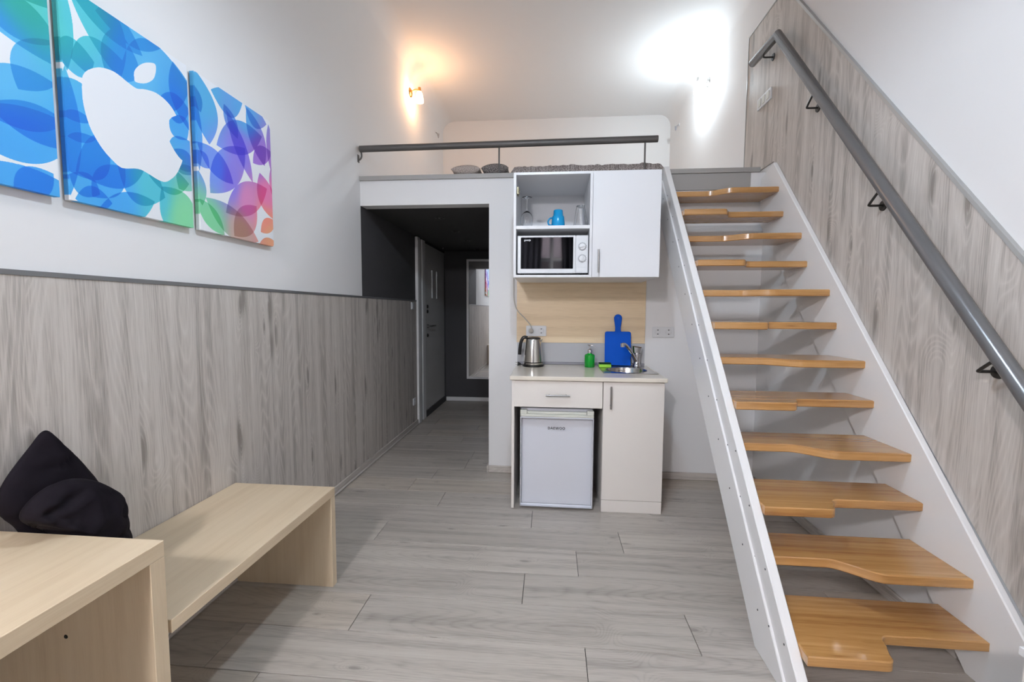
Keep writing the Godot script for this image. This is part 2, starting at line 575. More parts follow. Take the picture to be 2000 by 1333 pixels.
func _floor() -> void:
	var f := struct_root("floor", "pale grey wood-look plank floor")
	var sub := slab(Vector3(XL - 0.2, -0.12, ZH - 0.2), Vector3(XR + 0.2, -0.006, ZF + 0.2))
	part(f, "subfloor", sub, M.gap_dark)
	var z := -1.675
	var known := {0: [-0.836, 0.609], 1: [-0.12], 2: [0.153], 3: [-1.02, 0.419], 4: [-0.11], 5: [-0.763], -1: [0.149]}
	var W := 0.2355
	for k in range(-19, 20):
		var z1 := z - W * k
		var z0 := z1 - W
		if z0 < ZH: z0 = ZH
		if z1 > ZF: z1 = ZF
		if z1 - z0 < 0.02: continue
		var xs: Array = [XL]
		var first: float
		if known.has(k): first = known[k][0]
		else: first = rng.randf_range(-1.4, 0.0)
		while first > XL + 1.44: first -= 1.44
		while first < XR:
			if first > XL + 0.05: xs.append(first)
			first += 1.442
		xs.append(XR)
		for i in xs.size() - 1:
			uvo = Vector2(rng.randf() * 3.0, rng.randf() * 2.0)
			var g := 0.0013
			var st := slab(Vector3(xs[i] + g, -0.007, z0 + g), Vector3(xs[i + 1] - g, 0, z1 - g), 0.0012, 0)
			part(f, "plank", st, M["floor_%d" % rng.randi_range(0, 3)])
	uvo = Vector2.ZERO

func _wood_panels() -> void:
	org = Vector3.ZERO
	# left: laminate panels up to shoulder height with a metal edge
	var p := struct_root("wainscot_left", "grey wood laminate panelling along the left wall")
	var zs := [-4.945, -3.53, -2.135, -0.7, 0.8, ZF]
	for i in zs.size() - 1:
		var st := slab(Vector3(XL, 0.0, zs[i] + 0.0004), Vector3(XL + 0.012, 1.447, zs[i + 1] - 0.0004), 0.0005, 1)
		part(p, "panel", st, M.grey_oak)
	struct("trim_2", slab(Vector3(XL, 1.445, -4.945), Vector3(XL + 0.016, 1.461, ZF), 0.001), M.dark_trim, "grey metal edge on top of the left panelling")
	# right: panel that follows the stairs
	var sl := 1.2226
	var poly := PackedVector2Array([Vector2(-3.87, LOFT), Vector2(-3.87, 3.575), Vector2(-3.314, 3.575), Vector2(-0.9, 3.575 - sl * 2.414), Vector2(-0.9, 0.06), Vector2(-1.30, 0.06), Vector2(-3.38, LOFT)])
	uvo = Vector2(0.37, 0.21)
	var st2 := begin()
	prism(st2, poly, 0, XR - 0.012, XR, 0.0005, 1)
	uvo = Vector2.ZERO
	struct("wainscot_right", st2, M.grey_oak, "grey wood laminate panel following the staircase on the right wall")
	var tr := begin()
	var a := Vector2(-3.314, 3.575)
	var b := Vector2(-0.9, 3.575 - sl * 2.414)
	var nn := Vector2(sl, 1).normalized()
	prism(tr, PackedVector2Array([a, b, b + nn * 0.016, a + nn * 0.016]), 0, XR - 0.018, XR, 0.001)
	struct("trim_3", tr, M.aluminium, "sloping metal edge above the right wood panel")
	var t4 := begin()
	box(t4, Vector3(XR - 0.016, 3.575, -3.87), Vector3(XR, 3.585, -3.31), 0.001)
	box(t4, Vector3(XR - 0.016, LOFT, -3.878), Vector3(XR, 3.585, -3.87), 0.001)
	struct("trim_4", t4, M.aluminium, "thin metal edge at the end of the right wood panel")

# ---------------------------------------------------------------- hallway
func _hall() -> void:
	org = Vector3.ZERO
	struct("ceiling_hallway", slab(Vector3(XL, HALL, ZH), Vector3(XO + 0.1, HALL + 0.05, ZB - 0.12)), M.dark_ceiling, "dark grey hallway ceiling")
	# entrance door in the left wall
	var d := struct_root("door_1", "grey-white entrance door with dark kick strip in the hallway")
	var x := XL
	var cas := begin()
	box(cas, Vector3(x, 0, -5.045), Vector3(x + 0.035, 2.19, -4.95), 0.004)
	part(d, "casing", cas, M.white_paint)
	cas = begin()
	box(cas, Vector3(x, 0, -5.265), Vector3(x + 0.028, 2.19, -5.15), 0.004)
	part(d, "casing", cas, M.white_paint)
	part(d, "jamb", slab(Vector3(x, 0, -5.15), Vector3(x + 0.012, 2.19, -5.045)), M.door_paint)
	part(d, "head", slab(Vector3(x, 2.165, -6.27), Vector3(x + 0.02, 2.19, -5.265), 0.002), M.dark_paint)
	part(d, "leaf", slab(Vector3(x, 0.085, -6.24), Vector3(x + 0.022, 2.165, -5.27), 0.003), M.door_paint)
	part(d, "kick_strip", slab(Vector3(x, 0.0, -6.27), Vector3(x + 0.03, 0.085, -5.27), 0.003), M.dark_paint)
	var hd := begin()
	lathe(hd, [Vector2(0.0, 0.012), Vector2(0.026, 0.012), Vector2(0.026, 0.0)], Vector3(x + 0.022, 1.144, -5.36), 16, Basis(Vector3.FORWARD, PI / 2))
	tube(hd, PackedVector3Array([Vector3(x + 0.022, 1.144, -5.36), Vector3(x + 0.07, 1.144, -5.36), Vector3(x + 0.075, 1.146, -5.48), Vector3(x + 0.075, 1.146, -5.56)]), 0.009, 10)
	part(d, "door_handle", hd, M.handle_steel)
	for yy in [1.03, 1.39, 1.33]:
		var lk := begin()
		lathe(lk, [Vector2(0.0, 0.014), Vector2(0.012, 0.014), Vector2(0.024, 0.008), Vector2(0.024, 0.0)], Vector3(x + 0.022, yy, -5.36), 14, Basis(Vector3.FORWARD, PI / 2))
		part(d, "lock", lk, M.bracket_dark)
	var hold := begin()
	box(hold, Vector3(x + 0.022, 1.50, -5.60), Vector3(x + 0.034, 1.86, -5.565), 0.002)
	part(d, "holder_rail", hold, M.white_plastic)
	hold = begin()
	box(hold, Vector3(x + 0.022, 1.50, -5.82), Vector3(x + 0.034, 1.86, -5.79), 0.002)
	part(d, "holder_rail", hold, M.white_plastic)
	part(d, "notice", slab(Vector3(x + 0.022, 1.51, -5.79), Vector3(x + 0.024, 1.85, -5.60)), M.door_paint)
	# mirror on the far wall
	var m := thing("wall_mirror", "tall white-framed mirror at the end of the dark hallway", "mirror", Vector3(-0.88, 0.334, ZH))
	var mx0 := -1.228; var mx1 := -0.53; var my0 := 0.334; var my1 := 2.085
	part(m, "glass", slab(Vector3(mx0 + 0.03, my0 + 0.03, ZH), Vector3(mx1 - 0.03, my1 - 0.03, ZH + 0.012)), M.mirror_silver)
	for a in [[mx0, my0, mx0 + 0.03, my1], [mx1 - 0.03, my0, mx1, my1], [mx0 + 0.03, my0, mx1 - 0.03, my0 + 0.03], [mx0 + 0.03, my1 - 0.03, mx1 - 0.03, my1]]:
		part(m, "frame_bar", slab(Vector3(a[0], a[1], ZH), Vector3(a[2], a[3], ZH + 0.022), 0.003), M.white_lacquer)
	# recessed spots, switched off
	var lab := ["nearest the opening", "second from the opening", "third from the opening", "farthest, above the mirror"]
	var k := 0
	for zz in [-4.025, -4.706, -5.332, -6.10]:
		var o := thing("downlight", "small unlit chrome ceiling spot in the dark hallway, " + lab[k], "ceiling spot", Vector3(-1.035, HALL, zz), "hallway ceiling spots")
		var c := Vector3(-1.035, HALL, zz)
		var ring := begin()
		lathe(ring, [Vector2(0.028, 0.0), Vector2(0.030, -0.006), Vector2(0.044, -0.004), Vector2(0.046, 0.0)], c, 24)
		part(o, "ring", ring, M.bracket_dark)
		var bl := begin()
		lathe(bl, [Vector2(0.028, 0.0), Vector2(0.020, -0.002), Vector2(0.0, -0.004)], c, 20)
		part(o, "reflector", bl, M.chrome)
		k += 1
	# switch and socket at the end of the panelling
	_plate("light_switch", "white light switch on the wood panelling beside the entrance door", "light switch", Vector3(XL + 0.012, 1.392, -4.79), 0.08, 0.08, 0, 0)
	_plate("wall_socket", "white wall socket low on the panelling beside the entrance door", "socket", Vector3(XL + 0.012, 0.296, -4.82), 0.08, 0.08, 0, 1)

# a plate on a wall: facing 0 = +x, 1 = -x, 2 = +z ; sockets: number of outlets (0 = switch rockers)
func _plate(called: String, label: String, cat: String, c: Vector3, w: float, h: float, facing: int, outlets: int) -> Node3D:
	var o := thing(called, label, cat, c)
	var st := begin()
	var rr := round_rect(w, h, 0.006)
	var poly := PackedVector2Array()
	var dep := 0.011
	for p in rr:
		poly.append(Vector2(p.x + (c.x if facing == 2 else c.z), p.y + c.y))
	if facing == 0: prism(st, poly, 0, c.x, c.x + dep, 0.002)
	elif facing == 1: prism(st, poly, 0, c.x - dep, c.x, 0.002)
	else: prism(st, poly, 2, c.z, c.z + dep, 0.002)
	part(o, "plate", st, M.white_plastic)
	var bas := Basis(Vector3.RIGHT, PI / 2)
	var nrm := Vector3(0, 0, 1)
	if facing == 0: bas = Basis(Vector3.FORWARD, PI / 2); nrm = Vector3(1, 0, 0)
	elif facing == 1: bas = Basis(Vector3.BACK, PI / 2); nrm = Vector3(-1, 0, 0)
	var along := Vector3(1, 0, 0) if facing == 2 else Vector3(0, 0, 1)
	var n: int = max(outlets, 1)
	for i in n:
		var q := c + nrm * dep + along * (w / n) * (i - (n - 1) / 2.0)
		if outlets == 0:
			for s in ([-1, 0, 1] if w > 0.1 else [0]):
				var hw := 0.026 if w > 0.1 else 0.028
				var cc: Vector3 = q + along * s * (w * 0.3)
				var e: Vector3 = nrm.abs() * 0.004 + along * hw * (0.8 if w > 0.1 else 1.0) + Vector3(0, 0.028, 0)
				part(o, "rocker", slab(cc - e, cc + e, 0.002), M.ivory_plastic if facing == 1 else M.white_plastic)
		else:
			var ring := begin()
			lathe(ring, [Vector2(0.0, -0.0065), Vector2(0.0175, -0.0065), Vector2(0.0195, 0.001), Vector2(0.022, 0.002), Vector2(0.0235, 0.0)], q, 24, bas)
			part(o, "outlet", ring, M.white_plastic)
			for s in [-1, 1]:
				var pin := begin()
				lathe(pin, [Vector2(0.0, 0.0), Vector2(0.0045, 0.0), Vector2(0.0045, -0.003)], q - nrm * 0.005 + along * s * 0.0095, 10, bas)
				part(o, "pin_hole", pin, M.black_plastic)
			for s in [-1, 1]:
				var e2: Vector3 = q - nrm * 0.003 + Vector3(0, s * 0.0165, 0)
				var h2: Vector3 = nrm.abs() * 0.0035 + along * 0.005 + Vector3(0, 0.004, 0)
				part(o, "earth_clip", slab(e2 - h2, e2 + h2), M.bracket_dark)
	return o

# ---------------------------------------------------------------- loft
func _loft() -> void:
	org = Vector3.ZERO
	struct("loft_floor", slab(Vector3(XL, HALL + 0.05, ZH), Vector3(XR, LOFT - 0.001, ZB - 0.12)), M.white_paint, "floor of the sleeping loft")
	struct("trim_5", slab(Vector3(XL, LOFT - 0.035, ZB - 0.12), Vector3(XR - 0.045, LOFT, ZB + 0.02), 0.002), M.grey_edge, "grey edge strip along the front of the loft")
	struct("trim_6", slab(Vector3(0.70, LOFT - 0.16, ZB), Vector3(1.49, LOFT - 0.037, ZB + 0.012), 0.001, 0), M.grey_edge, "grey board under the loft edge at the top of the stairs")
	# guard rail
	var y := 2.648
	var z := -3.49
	var o := thing("loft_railing", "grey steel pipe guard rail along the edge of the loft", "railing", Vector3(-0.4, LOFT, z))
	var st := begin()
	tube(st, PackedVector3Array([Vector3(-1.552, y - 0.005, z), Vector3(0.795, y + 0.008, z)]), 0.0255, 20)
	part(o, "pipe", st, M.pipe_dull)
	for px in [-0.419, 0.701]:
		st = begin()
		tube(st, PackedVector3Array([Vector3(px, LOFT, z), Vector3(px, y - 0.018, z)]), 0.0065, 10)
		part(o, "post", st, M.pipe_dull)
	st = begin()
	tube(st, smooth_line([Vector3(-1.545, y - 0.01, z), Vector3(-1.538, y - 0.06, z), Vector3(-1.55, y - 0.085, z), Vector3(XL + 0.004, y - 0.09, z)], 5), 0.007, 8)
	box(st, Vector3(XL, y - 0.11, z - 0.014), Vector3(XL + 0.006, y - 0.05, z + 0.014), 0.001)
	part(o, "wall_bracket", st, M.pipe_dull)
	# bedding
	var mz0 := -5.5; var mz1 := -3.58
	var t := thing("mattress", "thin mattress under a grey speckled bedspread on the loft", "mattress", Vector3(0.02, LOFT, -4.5))
	st = begin()
	box(st, Vector3(-0.33, LOFT, mz0), Vector3(0.86, LOFT + 0.045, mz1), 0.015)
	part(t, "base", st, M.mattress_white)
	var nx := 60; var nz := 16
	var f := FastNoiseLite.new()
	f.seed = 5
	f.frequency = 2.2
	st = begin()
	var g := func(i: int, j: int) -> Vector3:
		var u := float(i) / nx; var v := float(j) / nz
		var xx := lerpf(-0.345, 0.88, u)
		var h := 0.072 + 0.012 * f.get_noise_2d(xx * 3.0, v * 4.0) + 0.01 * f.get_noise_2d(xx * 9.0, v * 9.0)
		h *= smoothstep(0.0, 0.03, u) * smoothstep(0.0, 0.03, 1.0 - u)
		var zz := lerpf(mz1 + 0.012, mz0 + 0.4, v)
		if j == 0: h *= 0.0
		elif j == 1: h *= 0.9; zz = mz1 + 0.008
		return Vector3(xx, LOFT + 0.004 + h, zz)
	for i in nx:
		for j in nz:
			var A: Vector3 = g.call(i, j); var B: Vector3 = g.call(i + 1, j); var C: Vector3 = g.call(i + 1, j + 1); var D: Vector3 = g.call(i, j + 1)
			var nn := (B - A).cross(D - A).normalized()
			if nn.y < 0: nn = -nn
			tri(st, A, B, C, nn, nn, nn)
			tri(st, A, C, D, nn, nn, nn)
	st.generate_normals()
	part(t, "bedspread", st, M.bedding)
	_pillow("pillow", "pale speckled pillow at the left end of the loft bed", Vector3(-0.70, LOFT + 0.053, -3.645), Vector3(0.122, 0.053, 0.10), M.pillow_light)
	_pillow("pillow", "dark speckled pillow beside the pale one on the loft", Vector3(-0.463, LOFT + 0.056, -3.645), Vector3(0.112, 0.056, 0.10), M.pillow_dark)
	# little wall hooks above the bed
	for s in [-1, 1]:
		var hx: float = XL if s < 0 else XR
		var b := Vector3(hx, 3.70, -5.88)
		var hk := thing("wall_hook", "small metal hook on the " + ("left wall under the warm lamp" if s < 0 else "right wall under the bright lamp"), "hook", b)
		st = begin()
		tube(st, smooth_line([b + Vector3(-s * 0.0, 0.02, 0), b + Vector3(-s * 0.03, 0.0, 0), b + Vector3(-s * 0.045, -0.05, 0), b + Vector3(-s * 0.05, 0.0, 0.0)], 5), 0.006, 8)
		part(hk, "hook", st, M.ink_grey)
		st = begin()
		lathe(st, [Vector2(0.0, 0.008), Vector2(0.018, 0.006), Vector2(0.022, 0.0)], b + Vector3(0, 0.02, 0), 14, Basis(Vector3.FORWARD if s < 0 else Vector3.BACK, PI / 2))
		part(hk, "plate", st, M.white_plastic)

func _pillow(called: String, label: String, c: Vector3, h: Vector3, m: Material) -> void:
	org = c - Vector3(0, h.y, 0)
	var at := org
	var st := begin()
	var n := 18
	var pt := func(i: int, j: int, s: int) -> Vector3:
		var u := -1.0 + 2.0 * i / n; var v := -1.0 + 2.0 * j / n
		var t := pow(maxf(0.0, (1.0 - u * u)), 0.45) * pow(maxf(0.0, (1.0 - v * v)), 0.45)
		var k := 1.0 - 0.06 * (1.0 - v * v) * absf(u)
		var k2 := 1.0 - 0.06 * (1.0 - u * u) * absf(v)
		return c + Vector3(u * h.x * k, s * t * h.y, v * h.z * k2)
	for s in [-1, 1]:
		for i in n:
			for j in n:
				var A: Vector3 = pt.call(i, j, s); var B: Vector3 = pt.call(i + 1, j, s); var C: Vector3 = pt.call(i + 1, j + 1, s); var D: Vector3 = pt.call(i, j + 1, s)
				var nn: Vector3 = ((A + C) * 0.5 - c) * Vector3(0.3, 1.0, 0.3) + Vector3(0, s * 0.01, 0)
				tri(st, A, B, C, nn, nn, nn)
				tri(st, A, C, D, nn, nn, nn)
	st.index()
	st.generate_normals()
	solo(called, label, "pillow", st, m, at)

# ---------------------------------------------------------------- stairs
func _stairs() -> void:
	var s := thing("staircase", "steep white staircase with alternating wooden paddle treads up to the loft", "staircase", Vector3(1.2, 0, -1.8))
	var sl := 1.171
	# left stringer: front line through (z -1.465, y .1)
	var zf := func(y: float) -> float: return -1.465 - (y - 0.1) / sl
	var x0 := 0.842; var x1 := 0.88
	var st := begin()
	var topy := 2.44
	prism(st, PackedVector2Array([Vector2(zf.call(0.0), 0.0), Vector2(zf.call(topy), topy), Vector2(ZB + 0.003, topy), Vector2(ZB + 0.003, topy - 0.38), Vector2(zf.call(0.0) - 0.364, 0.0)]), 0, x0, x1, 0.003)
	var str_l := part(s, "stringer", st, M.white_lacquer)
	st = begin()
	prism(st, PackedVector2Array([Vector2(zf.call(0.0) - 0.115, 0.0), Vector2(zf.call(topy - 0.09) - 0.115, topy - 0.09), Vector2(ZB + 0.003, topy - 0.12), Vector2(ZB + 0.003, topy - 0.38), Vector2(zf.call(0.0) - 0.364, 0.0)]), 0, x0 - 0.009, x0 + 0.004, 0.003)
	part(str_l, "facing_board", st, M.white_lacquer)
	# screw heads on the outside of the left stringer, where the treads are fixed
	for n in range(1, 13):
		var ty := 0.1845 * n - 0.02
		var cz := -1.812 - 0.1545 * (n - 1) + 0.17
		for d in [-0.09, 0.0, 0.09]:
			var inside: float = (zf.call(ty) - (cz + d))
			if inside < 0.02 or inside > 0.34: continue
			var c := Vector3(x0 - 0.009 if inside > 0.119 else x0, ty, cz + d)
			if c.z < ZB + 0.01: continue
			var sc := begin()
			lathe(sc, [Vector2(0.0, 0.0015), Vector2(0.0035, 0.0012), Vector2(0.0042, 0.0)], c, 10, Basis(Vector3.BACK, PI / 2))
			part(str_l, "screw", sc, M.screw)
	# right stringer against the wall
	var zr := func(y: float) -> float: return -1.512 - (y - 0.29) / sl
	st = begin()
	prism(st, PackedVector2Array([Vector2(zr.call(0.0), 0.0), Vector2(zr.call(2.405), 2.405), Vector2(ZB + 0.022, 2.405 - 0.06), Vector2(ZB + 0.022, 2.02), Vector2(zr.call(0.0) - 0.42, 0.0)]), 0, 1.56, XR - 0.013, 0.004)
	part(s, "stringer", st, M.white_lacquer)
	# treads
	for n in range(1, 13):
		var back := -1.812 - 0.1545 * (n - 1)
		var y := 0.1845 * n
		var xa := 0.88; var xb := 1.56
		var poly := PackedVector2Array()
		poly.append(Vector2(xb, back)); poly.append(Vector2(xa, back))
		if n % 2 == 1:
			var wide: float = back + (0.335 if n == 1 else 0.31)
			var nar := back + 0.208
			poly.append(Vector2(xa, wide))
			for i in 7:
				var a := PI / 2 - PI / 2 * i / 6.0
				poly.append(Vector2(1.135 + 0.03 * cos(a), wide - 0.03 + 0.03 * sin(a)))
			for i in 7:
				var a := PI + PI / 2 * i / 6.0
				poly.append(Vector2(1.190 + 0.035 + 0.035 * cos(a), nar + 0.035 + 0.035 * sin(a)))
			poly.append(Vector2(xb, nar))
		else:
			var wide := back + 0.288
			var nar := back + 0.198
			poly.append(Vector2(xa, nar))
			for i in 15:
				var t := i / 14.0
				poly.append(Vector2(lerpf(1.10, 1.27, t), lerpf(nar, wide, t * t * (3.0 - 2.0 * t))))
			poly.append(Vector2(xb, wide))
		uvo = Vector2(0.31 * n, 0.17 * n)
		st = begin()
		prism(st, poly, 1, y - 0.038, y, 0.004, 0)
		part(s, "tread", st, M.beech)
	uvo = Vector2.ZERO

func _handrail() -> void:
	var x := 1.52
	var h := thing("handrail", "grey steel pipe handrail on wall brackets along the stairs", "handrail", Vector3(x, 1.1, -1.6))
	var el := Vector3(x, 3.235, -3.255)
	var sl := 1.236
	var st := begin()
	tube(st, PackedVector3Array([Vector3(x, 3.25, -3.63), el, Vector3(x, 3.235 - sl * 2.1, -3.255 + 2.1)]), 0.0285, 24)
	part(h, "pipe", st, M.pipe_grey)
	for a in [[3.195, -3.452], [2.575, -2.862], [1.862, -2.285], [1.140, -1.685]]:
		var y: float = a[0]; var z: float = a[1]
		var up := Vector3(0, 0.05, 0.062) if z > -3.25 else Vector3(0, 0.03, 0.0)
		st = begin()
		tube(st, smooth_line([Vector3(XR - 0.012, y, z), Vector3(x + 0.02, y, z), Vector3(x + 0.005, y + 0.001, z + 0.001), Vector3(x, y, z) + up * 0.15, Vector3(x, y, z) + up], 5), 0.006, 8)
		var b := part(h, "bracket", st, M.bracket_dark)
		st = begin()
		lathe(st, [Vector2(0.0, 0.006), Vector2(0.024, 0.005), Vector2(0.026, 0.0)], Vector3(XR - 0.012, y, z), 18, Basis(Vector3.BACK, PI / 2))
		part(b, "flange", st, M.bracket_dark)
	_plate("light_switch", "white triple light switch on the wood panel at the top of the stairs", "light switch", Vector3(XR - 0.012, 2.945, -3.55), 0.21, 0.085, 1, 0)

# ---------------------------------------------------------------- bench, table, cushions
func _furniture() -> void:
	var x0 := XL + 0.014
	var b := thing("bench", "low pale birch bench against the panelled left wall", "bench", Vector3(-1.3, 0, -1.5))
	part(b, "seat", slab(Vector3(x0, 0.447, -1.98), Vector3(-1.04, 0.486, -1.062), 0.0015, 2), M.birch)
	part(b, "side_panel", slab(Vector3(x0 + 0.016, 0, -1.98), Vector3(-1.04, 0.4465, -1.941), 0.0015, 1), M.birch)
	part(b, "side_panel", slab(Vector3(x0 + 0.016, 0, -1.101), Vector3(-1.30, 0.4465, -1.062), 0.0015, 1), M.birch)
	var t := thing("table", "pale birch table with panel legs in the left foreground", "table", Vector3(-1.3, 0, -0.4))
	part(t, "tabletop", slab(Vector3(x0, 0.678, -1.052), Vector3(-1.04, 0.722, 0.35), 0.0015, 2), M.birch)
	for zz in [-1.052, 0.306]:
		part(t, "side_panel", slab(Vector3(x0 + 0.016, 0, zz), Vector3(-1.04, 0.6775, zz + 0.044), 0.0015, 1), M.birch)
	var hole := begin()
	lathe(hole, [Vector2(0.0, 0.001), Vector2(0.005, 0.001), Vector2(0.006, 0.0)], Vector3(-1.30, 0.46, -1.008), 12, Basis(Vector3.RIGHT, PI / 2))
	part(t, "screw_cover", hole, M.gap_dark)
	# two black cushions leaning on the wall
	_cushion("black cushion leaning against the wall with one corner up", Vector3(-1.49, 0.70, -1.19),
		[Vector2(-1.147, 0.985), Vector2(-1.10, 0.945), Vector2(-1.03, 0.86), Vector2(-1.02, 0.79), Vector2(-1.064, 0.70), Vector2(-1.075, 0.51), Vector2(-1.22, 0.499), Vector2(-1.365, 0.508), Vector2(-1.365, 0.58), Vector2(-1.335, 0.66), Vector2(-1.245, 0.84), Vector2(-1.19, 0.93)], 0.045, 0.03, 3)
	_cushion("crumpled black cushion lying in front of the upright one on the bench", Vector3(-1.372, 0.66, -1.14),
		[Vector2(-1.09, 0.862), Vector2(-1.02, 0.848), Vector2(-0.985, 0.80), Vector2(-1.035, 0.748), Vector2(-1.064, 0.70), Vector2(-1.074, 0.52), Vector2(-1.19, 0.503), Vector2(-1.235, 0.512), Vector2(-1.25, 0.61), Vector2(-1.25, 0.70), Vector2(-1.232, 0.765), Vector2(-1.165, 0.83)], 0.072, 0.0, 8,
		[[-0.96, 0.78, -1.02, 0.80, 0.009], [-1.02, 0.80, -1.10, 0.82, 0.012], [-1.02, 0.795, -1.04, 0.70, 0.008]])

func _cushion(label: String, c: Vector3, outline: Array, thick: float, lean: float, sd: int, creases := []) -> void:
	var pts: Array = []
	for p in outline: pts.append(Vector3(0, p.y, p.x))
	var loop := smooth_line(pts, 9, true)
	org = Vector3(c.x, 0.487, c.z)
	var at := org
	var f := FastNoiseLite.new()
	f.seed = sd
	f.frequency = 3.0
	f.fractal_octaves = 2
	var st := begin()
	var n := loop.size()
	var R := 26
	var pt := func(i: int, k: int, s: int) -> Vector3:
		var t := float(k) / R
		var e: Vector3 = loop[i % n]
		var q := Vector3(0, c.y, c.z).lerp(e, t)
		var prof := pow(maxf(0.0, 1.0 - pow(t, 2.4)), 0.55)
		var w := f.get_noise_2d(q.y * 1.6 + q.z * 2.5, q.z * 1.2 - q.y * 2.0)
		var fold := absf(f.get_noise_2d(q.z * 1.1 + 7.0, q.y * 2.4))
		var xx := c.x - (q.y - c.y) * lean + s * thick * prof * (1.0 + 0.22 * w) - s * prof * 0.014 * exp(-fold * 12.0)
		if s > 0:
			for cr in creases:
				var a2 := Vector2(cr[0], cr[1]); var b2 := Vector2(cr[2], cr[3])
				var dd := Vector2(q.z, q.y).distance_to(Geometry2D.get_closest_point_to_segment(Vector2(q.z, q.y), a2, b2))
				xx += prof * cr[4] * (0.7 * exp(-pow((dd - 0.022) / 0.012, 2.0)) - exp(-pow(dd / 0.009, 2.0)))
		xx = maxf(xx, XL + 0.016)
		return Vector3(xx, q.y, q.z)
	for s in [-1, 1]:
		for i in n:
			for k in R:
				var A: Vector3 = pt.call(i, k, s); var B: Vector3 = pt.call(i + 1, k, s); var C: Vector3 = pt.call(i + 1, k + 1, s); var D: Vector3 = pt.call(i, k + 1, s)
				var nn := Vector3(s, 0, 0)
				if k > 0: tri(st, A, B, C, nn, nn, nn)
				tri(st, A, C, D, nn, nn, nn)
	st.index()
	st.generate_normals()
	solo("cushion", label, "cushion", st, M.cushion_black, at, "black cushions on the bench")

# ---------------------------------------------------------------- canvas prints
func tint(u: float, v: float) -> Color:
	# colour field over the three canvases, u 0..3
	var teal := Color(0.36, 0.78, 0.80); var sky := Color(0.40, 0.72, 0.90); var blue := Color(0.31, 0.65, 0.90)
	var green := Color(0.45, 0.80, 0.62); var violet := Color(0.58, 0.50, 0.88); var pink := Color(0.88, 0.55, 0.72)
	var orange := Color(0.93, 0.66, 0.45); var lime := Color(0.55, 0.84, 0.58)
	var pts := [[0.5, 0.0, green], [0.9, 0.12, Color(0.36, 0.78, 0.70)], [0.7, 0.45, sky], [0.8, 0.9, blue], [1.1, 0.1, teal], [1.5, 0.25, sky], [1.2, 0.6, Color(0.33, 0.68, 0.90)], [1.3, 0.95, blue], [1.65, 0.85, Color(0.36, 0.76, 0.80)], [1.9, 0.95, lime], [1.9, 0.35, blue], [2.1, 0.1, Color(0.36, 0.68, 0.86)], [2.6, 0.08, Color(0.38, 0.66, 0.88)], [2.2, 0.55, Color(0.50, 0.60, 0.92)], [2.55, 0.35, violet], [2.4, 0.6, violet], [2.8, 0.35, Color(0.66, 0.46, 0.80)], [2.9, 0.6, Color(0.92, 0.50, 0.66)], [2.6, 0.7, pink], [2.1, 0.95, lime], [2.5, 0.95, Color(0.80, 0.66, 0.56)], [2.95, 0.9, orange], [2.9, 0.8, Color(0.95, 0.58, 0.45)]]
	var r := 0.0; var g := 0.0; var b := 0.0; var w := 0.0
	for p in pts:
		var dx: float = u - p[0]; var dy: float = v - p[1]
		var q := dx * dx + dy * dy + 0.004
		var k := 1.0 / (q * q)
		r += p[2].r * k; g += p[2].g * k; b += p[2].b * k; w += k
	return Color(r / w, g / w, b / w)

func inside_lens(p: Vector2, L: Array) -> bool:
	var a := Vector2(L[0], L[1]); var b := Vector2(L[2], L[3])
	var d := b - a
	var len2 := d.length_squared()
	var t := (p - a).dot(d) / len2
	if t <= 0.0 or t >= 1.0: return false
	var side := d.cross(p - a) / sqrt(len2)
	var k := 1.0 - (2.0 * t - 1.0) * (2.0 * t - 1.0)
	return side < L[4] * k and side > -L[5] * k

func print_image(index: int, lenses: Array, silhouettes: Array) -> ImageTexture:
	var w := 540; var h := 756
	var im := Image.create(w, h, false, Image.FORMAT_RGB8)
	var gw := 30; var gh := 42
	var grid: Array = []
	for j in gh + 1:
		for i in gw + 1: grid.append(tint(index + float(i) / gw, float(j) / gh))
	var lens2: Array = []
	for L in lenses: lens2.append([L[0], L[1], L[2], L[3], L[4] * [1.3, 1.22, 0.96][index], L[5] * [1.3, 1.22, 0.96][index]])
	for y in h:
		for x in w:
			var p := Vector2((x + 0.5) / w, (y + 0.5) / h)
			var c := Color(0.93, 0.94, 0.95)
			var hit := false
			for s in silhouettes:
				if Geometry2D.is_point_in_polygon(p, s):
					hit = true
					break
			if not hit:
				var n := 0
				var q := Vector2(p.x * 0.72, p.y)
				for L in lens2:
					if inside_lens(q, L): n += 1
				if n > 0:
					var fx := p.x * gw; var fy := p.y * gh
					var i := mini(int(fx), gw - 1); var j := mini(int(fy), gh - 1)
					var t0: Color = grid[j * (gw + 1) + i].lerp(grid[j * (gw + 1) + i + 1], fx - i)
					var t1: Color = grid[(j + 1) * (gw + 1) + i].lerp(grid[(j + 1) * (gw + 1) + i + 1], fx - i)
					var t := t0.lerp(t1, fy - j)
					var e := 1.0 if n == 1 else (1.75 if n == 2 else 2.3)
					c = Color(pow(t.r, e * 1.1), pow(t.g, e), pow(t.b, e * 0.85))
			im.set_pixel(x, y, c)
	return ImageTexture.create_from_image(im)

func spline2(pts: Array) -> PackedVector2Array:
	var a: Array = []
	for p in pts: a.append(Vector3(p[0], p[1], 0))
	var o := PackedVector2Array()
	for q in smooth_line(a, 4, true): o.append(Vector2(q.x, q.y))
	return o

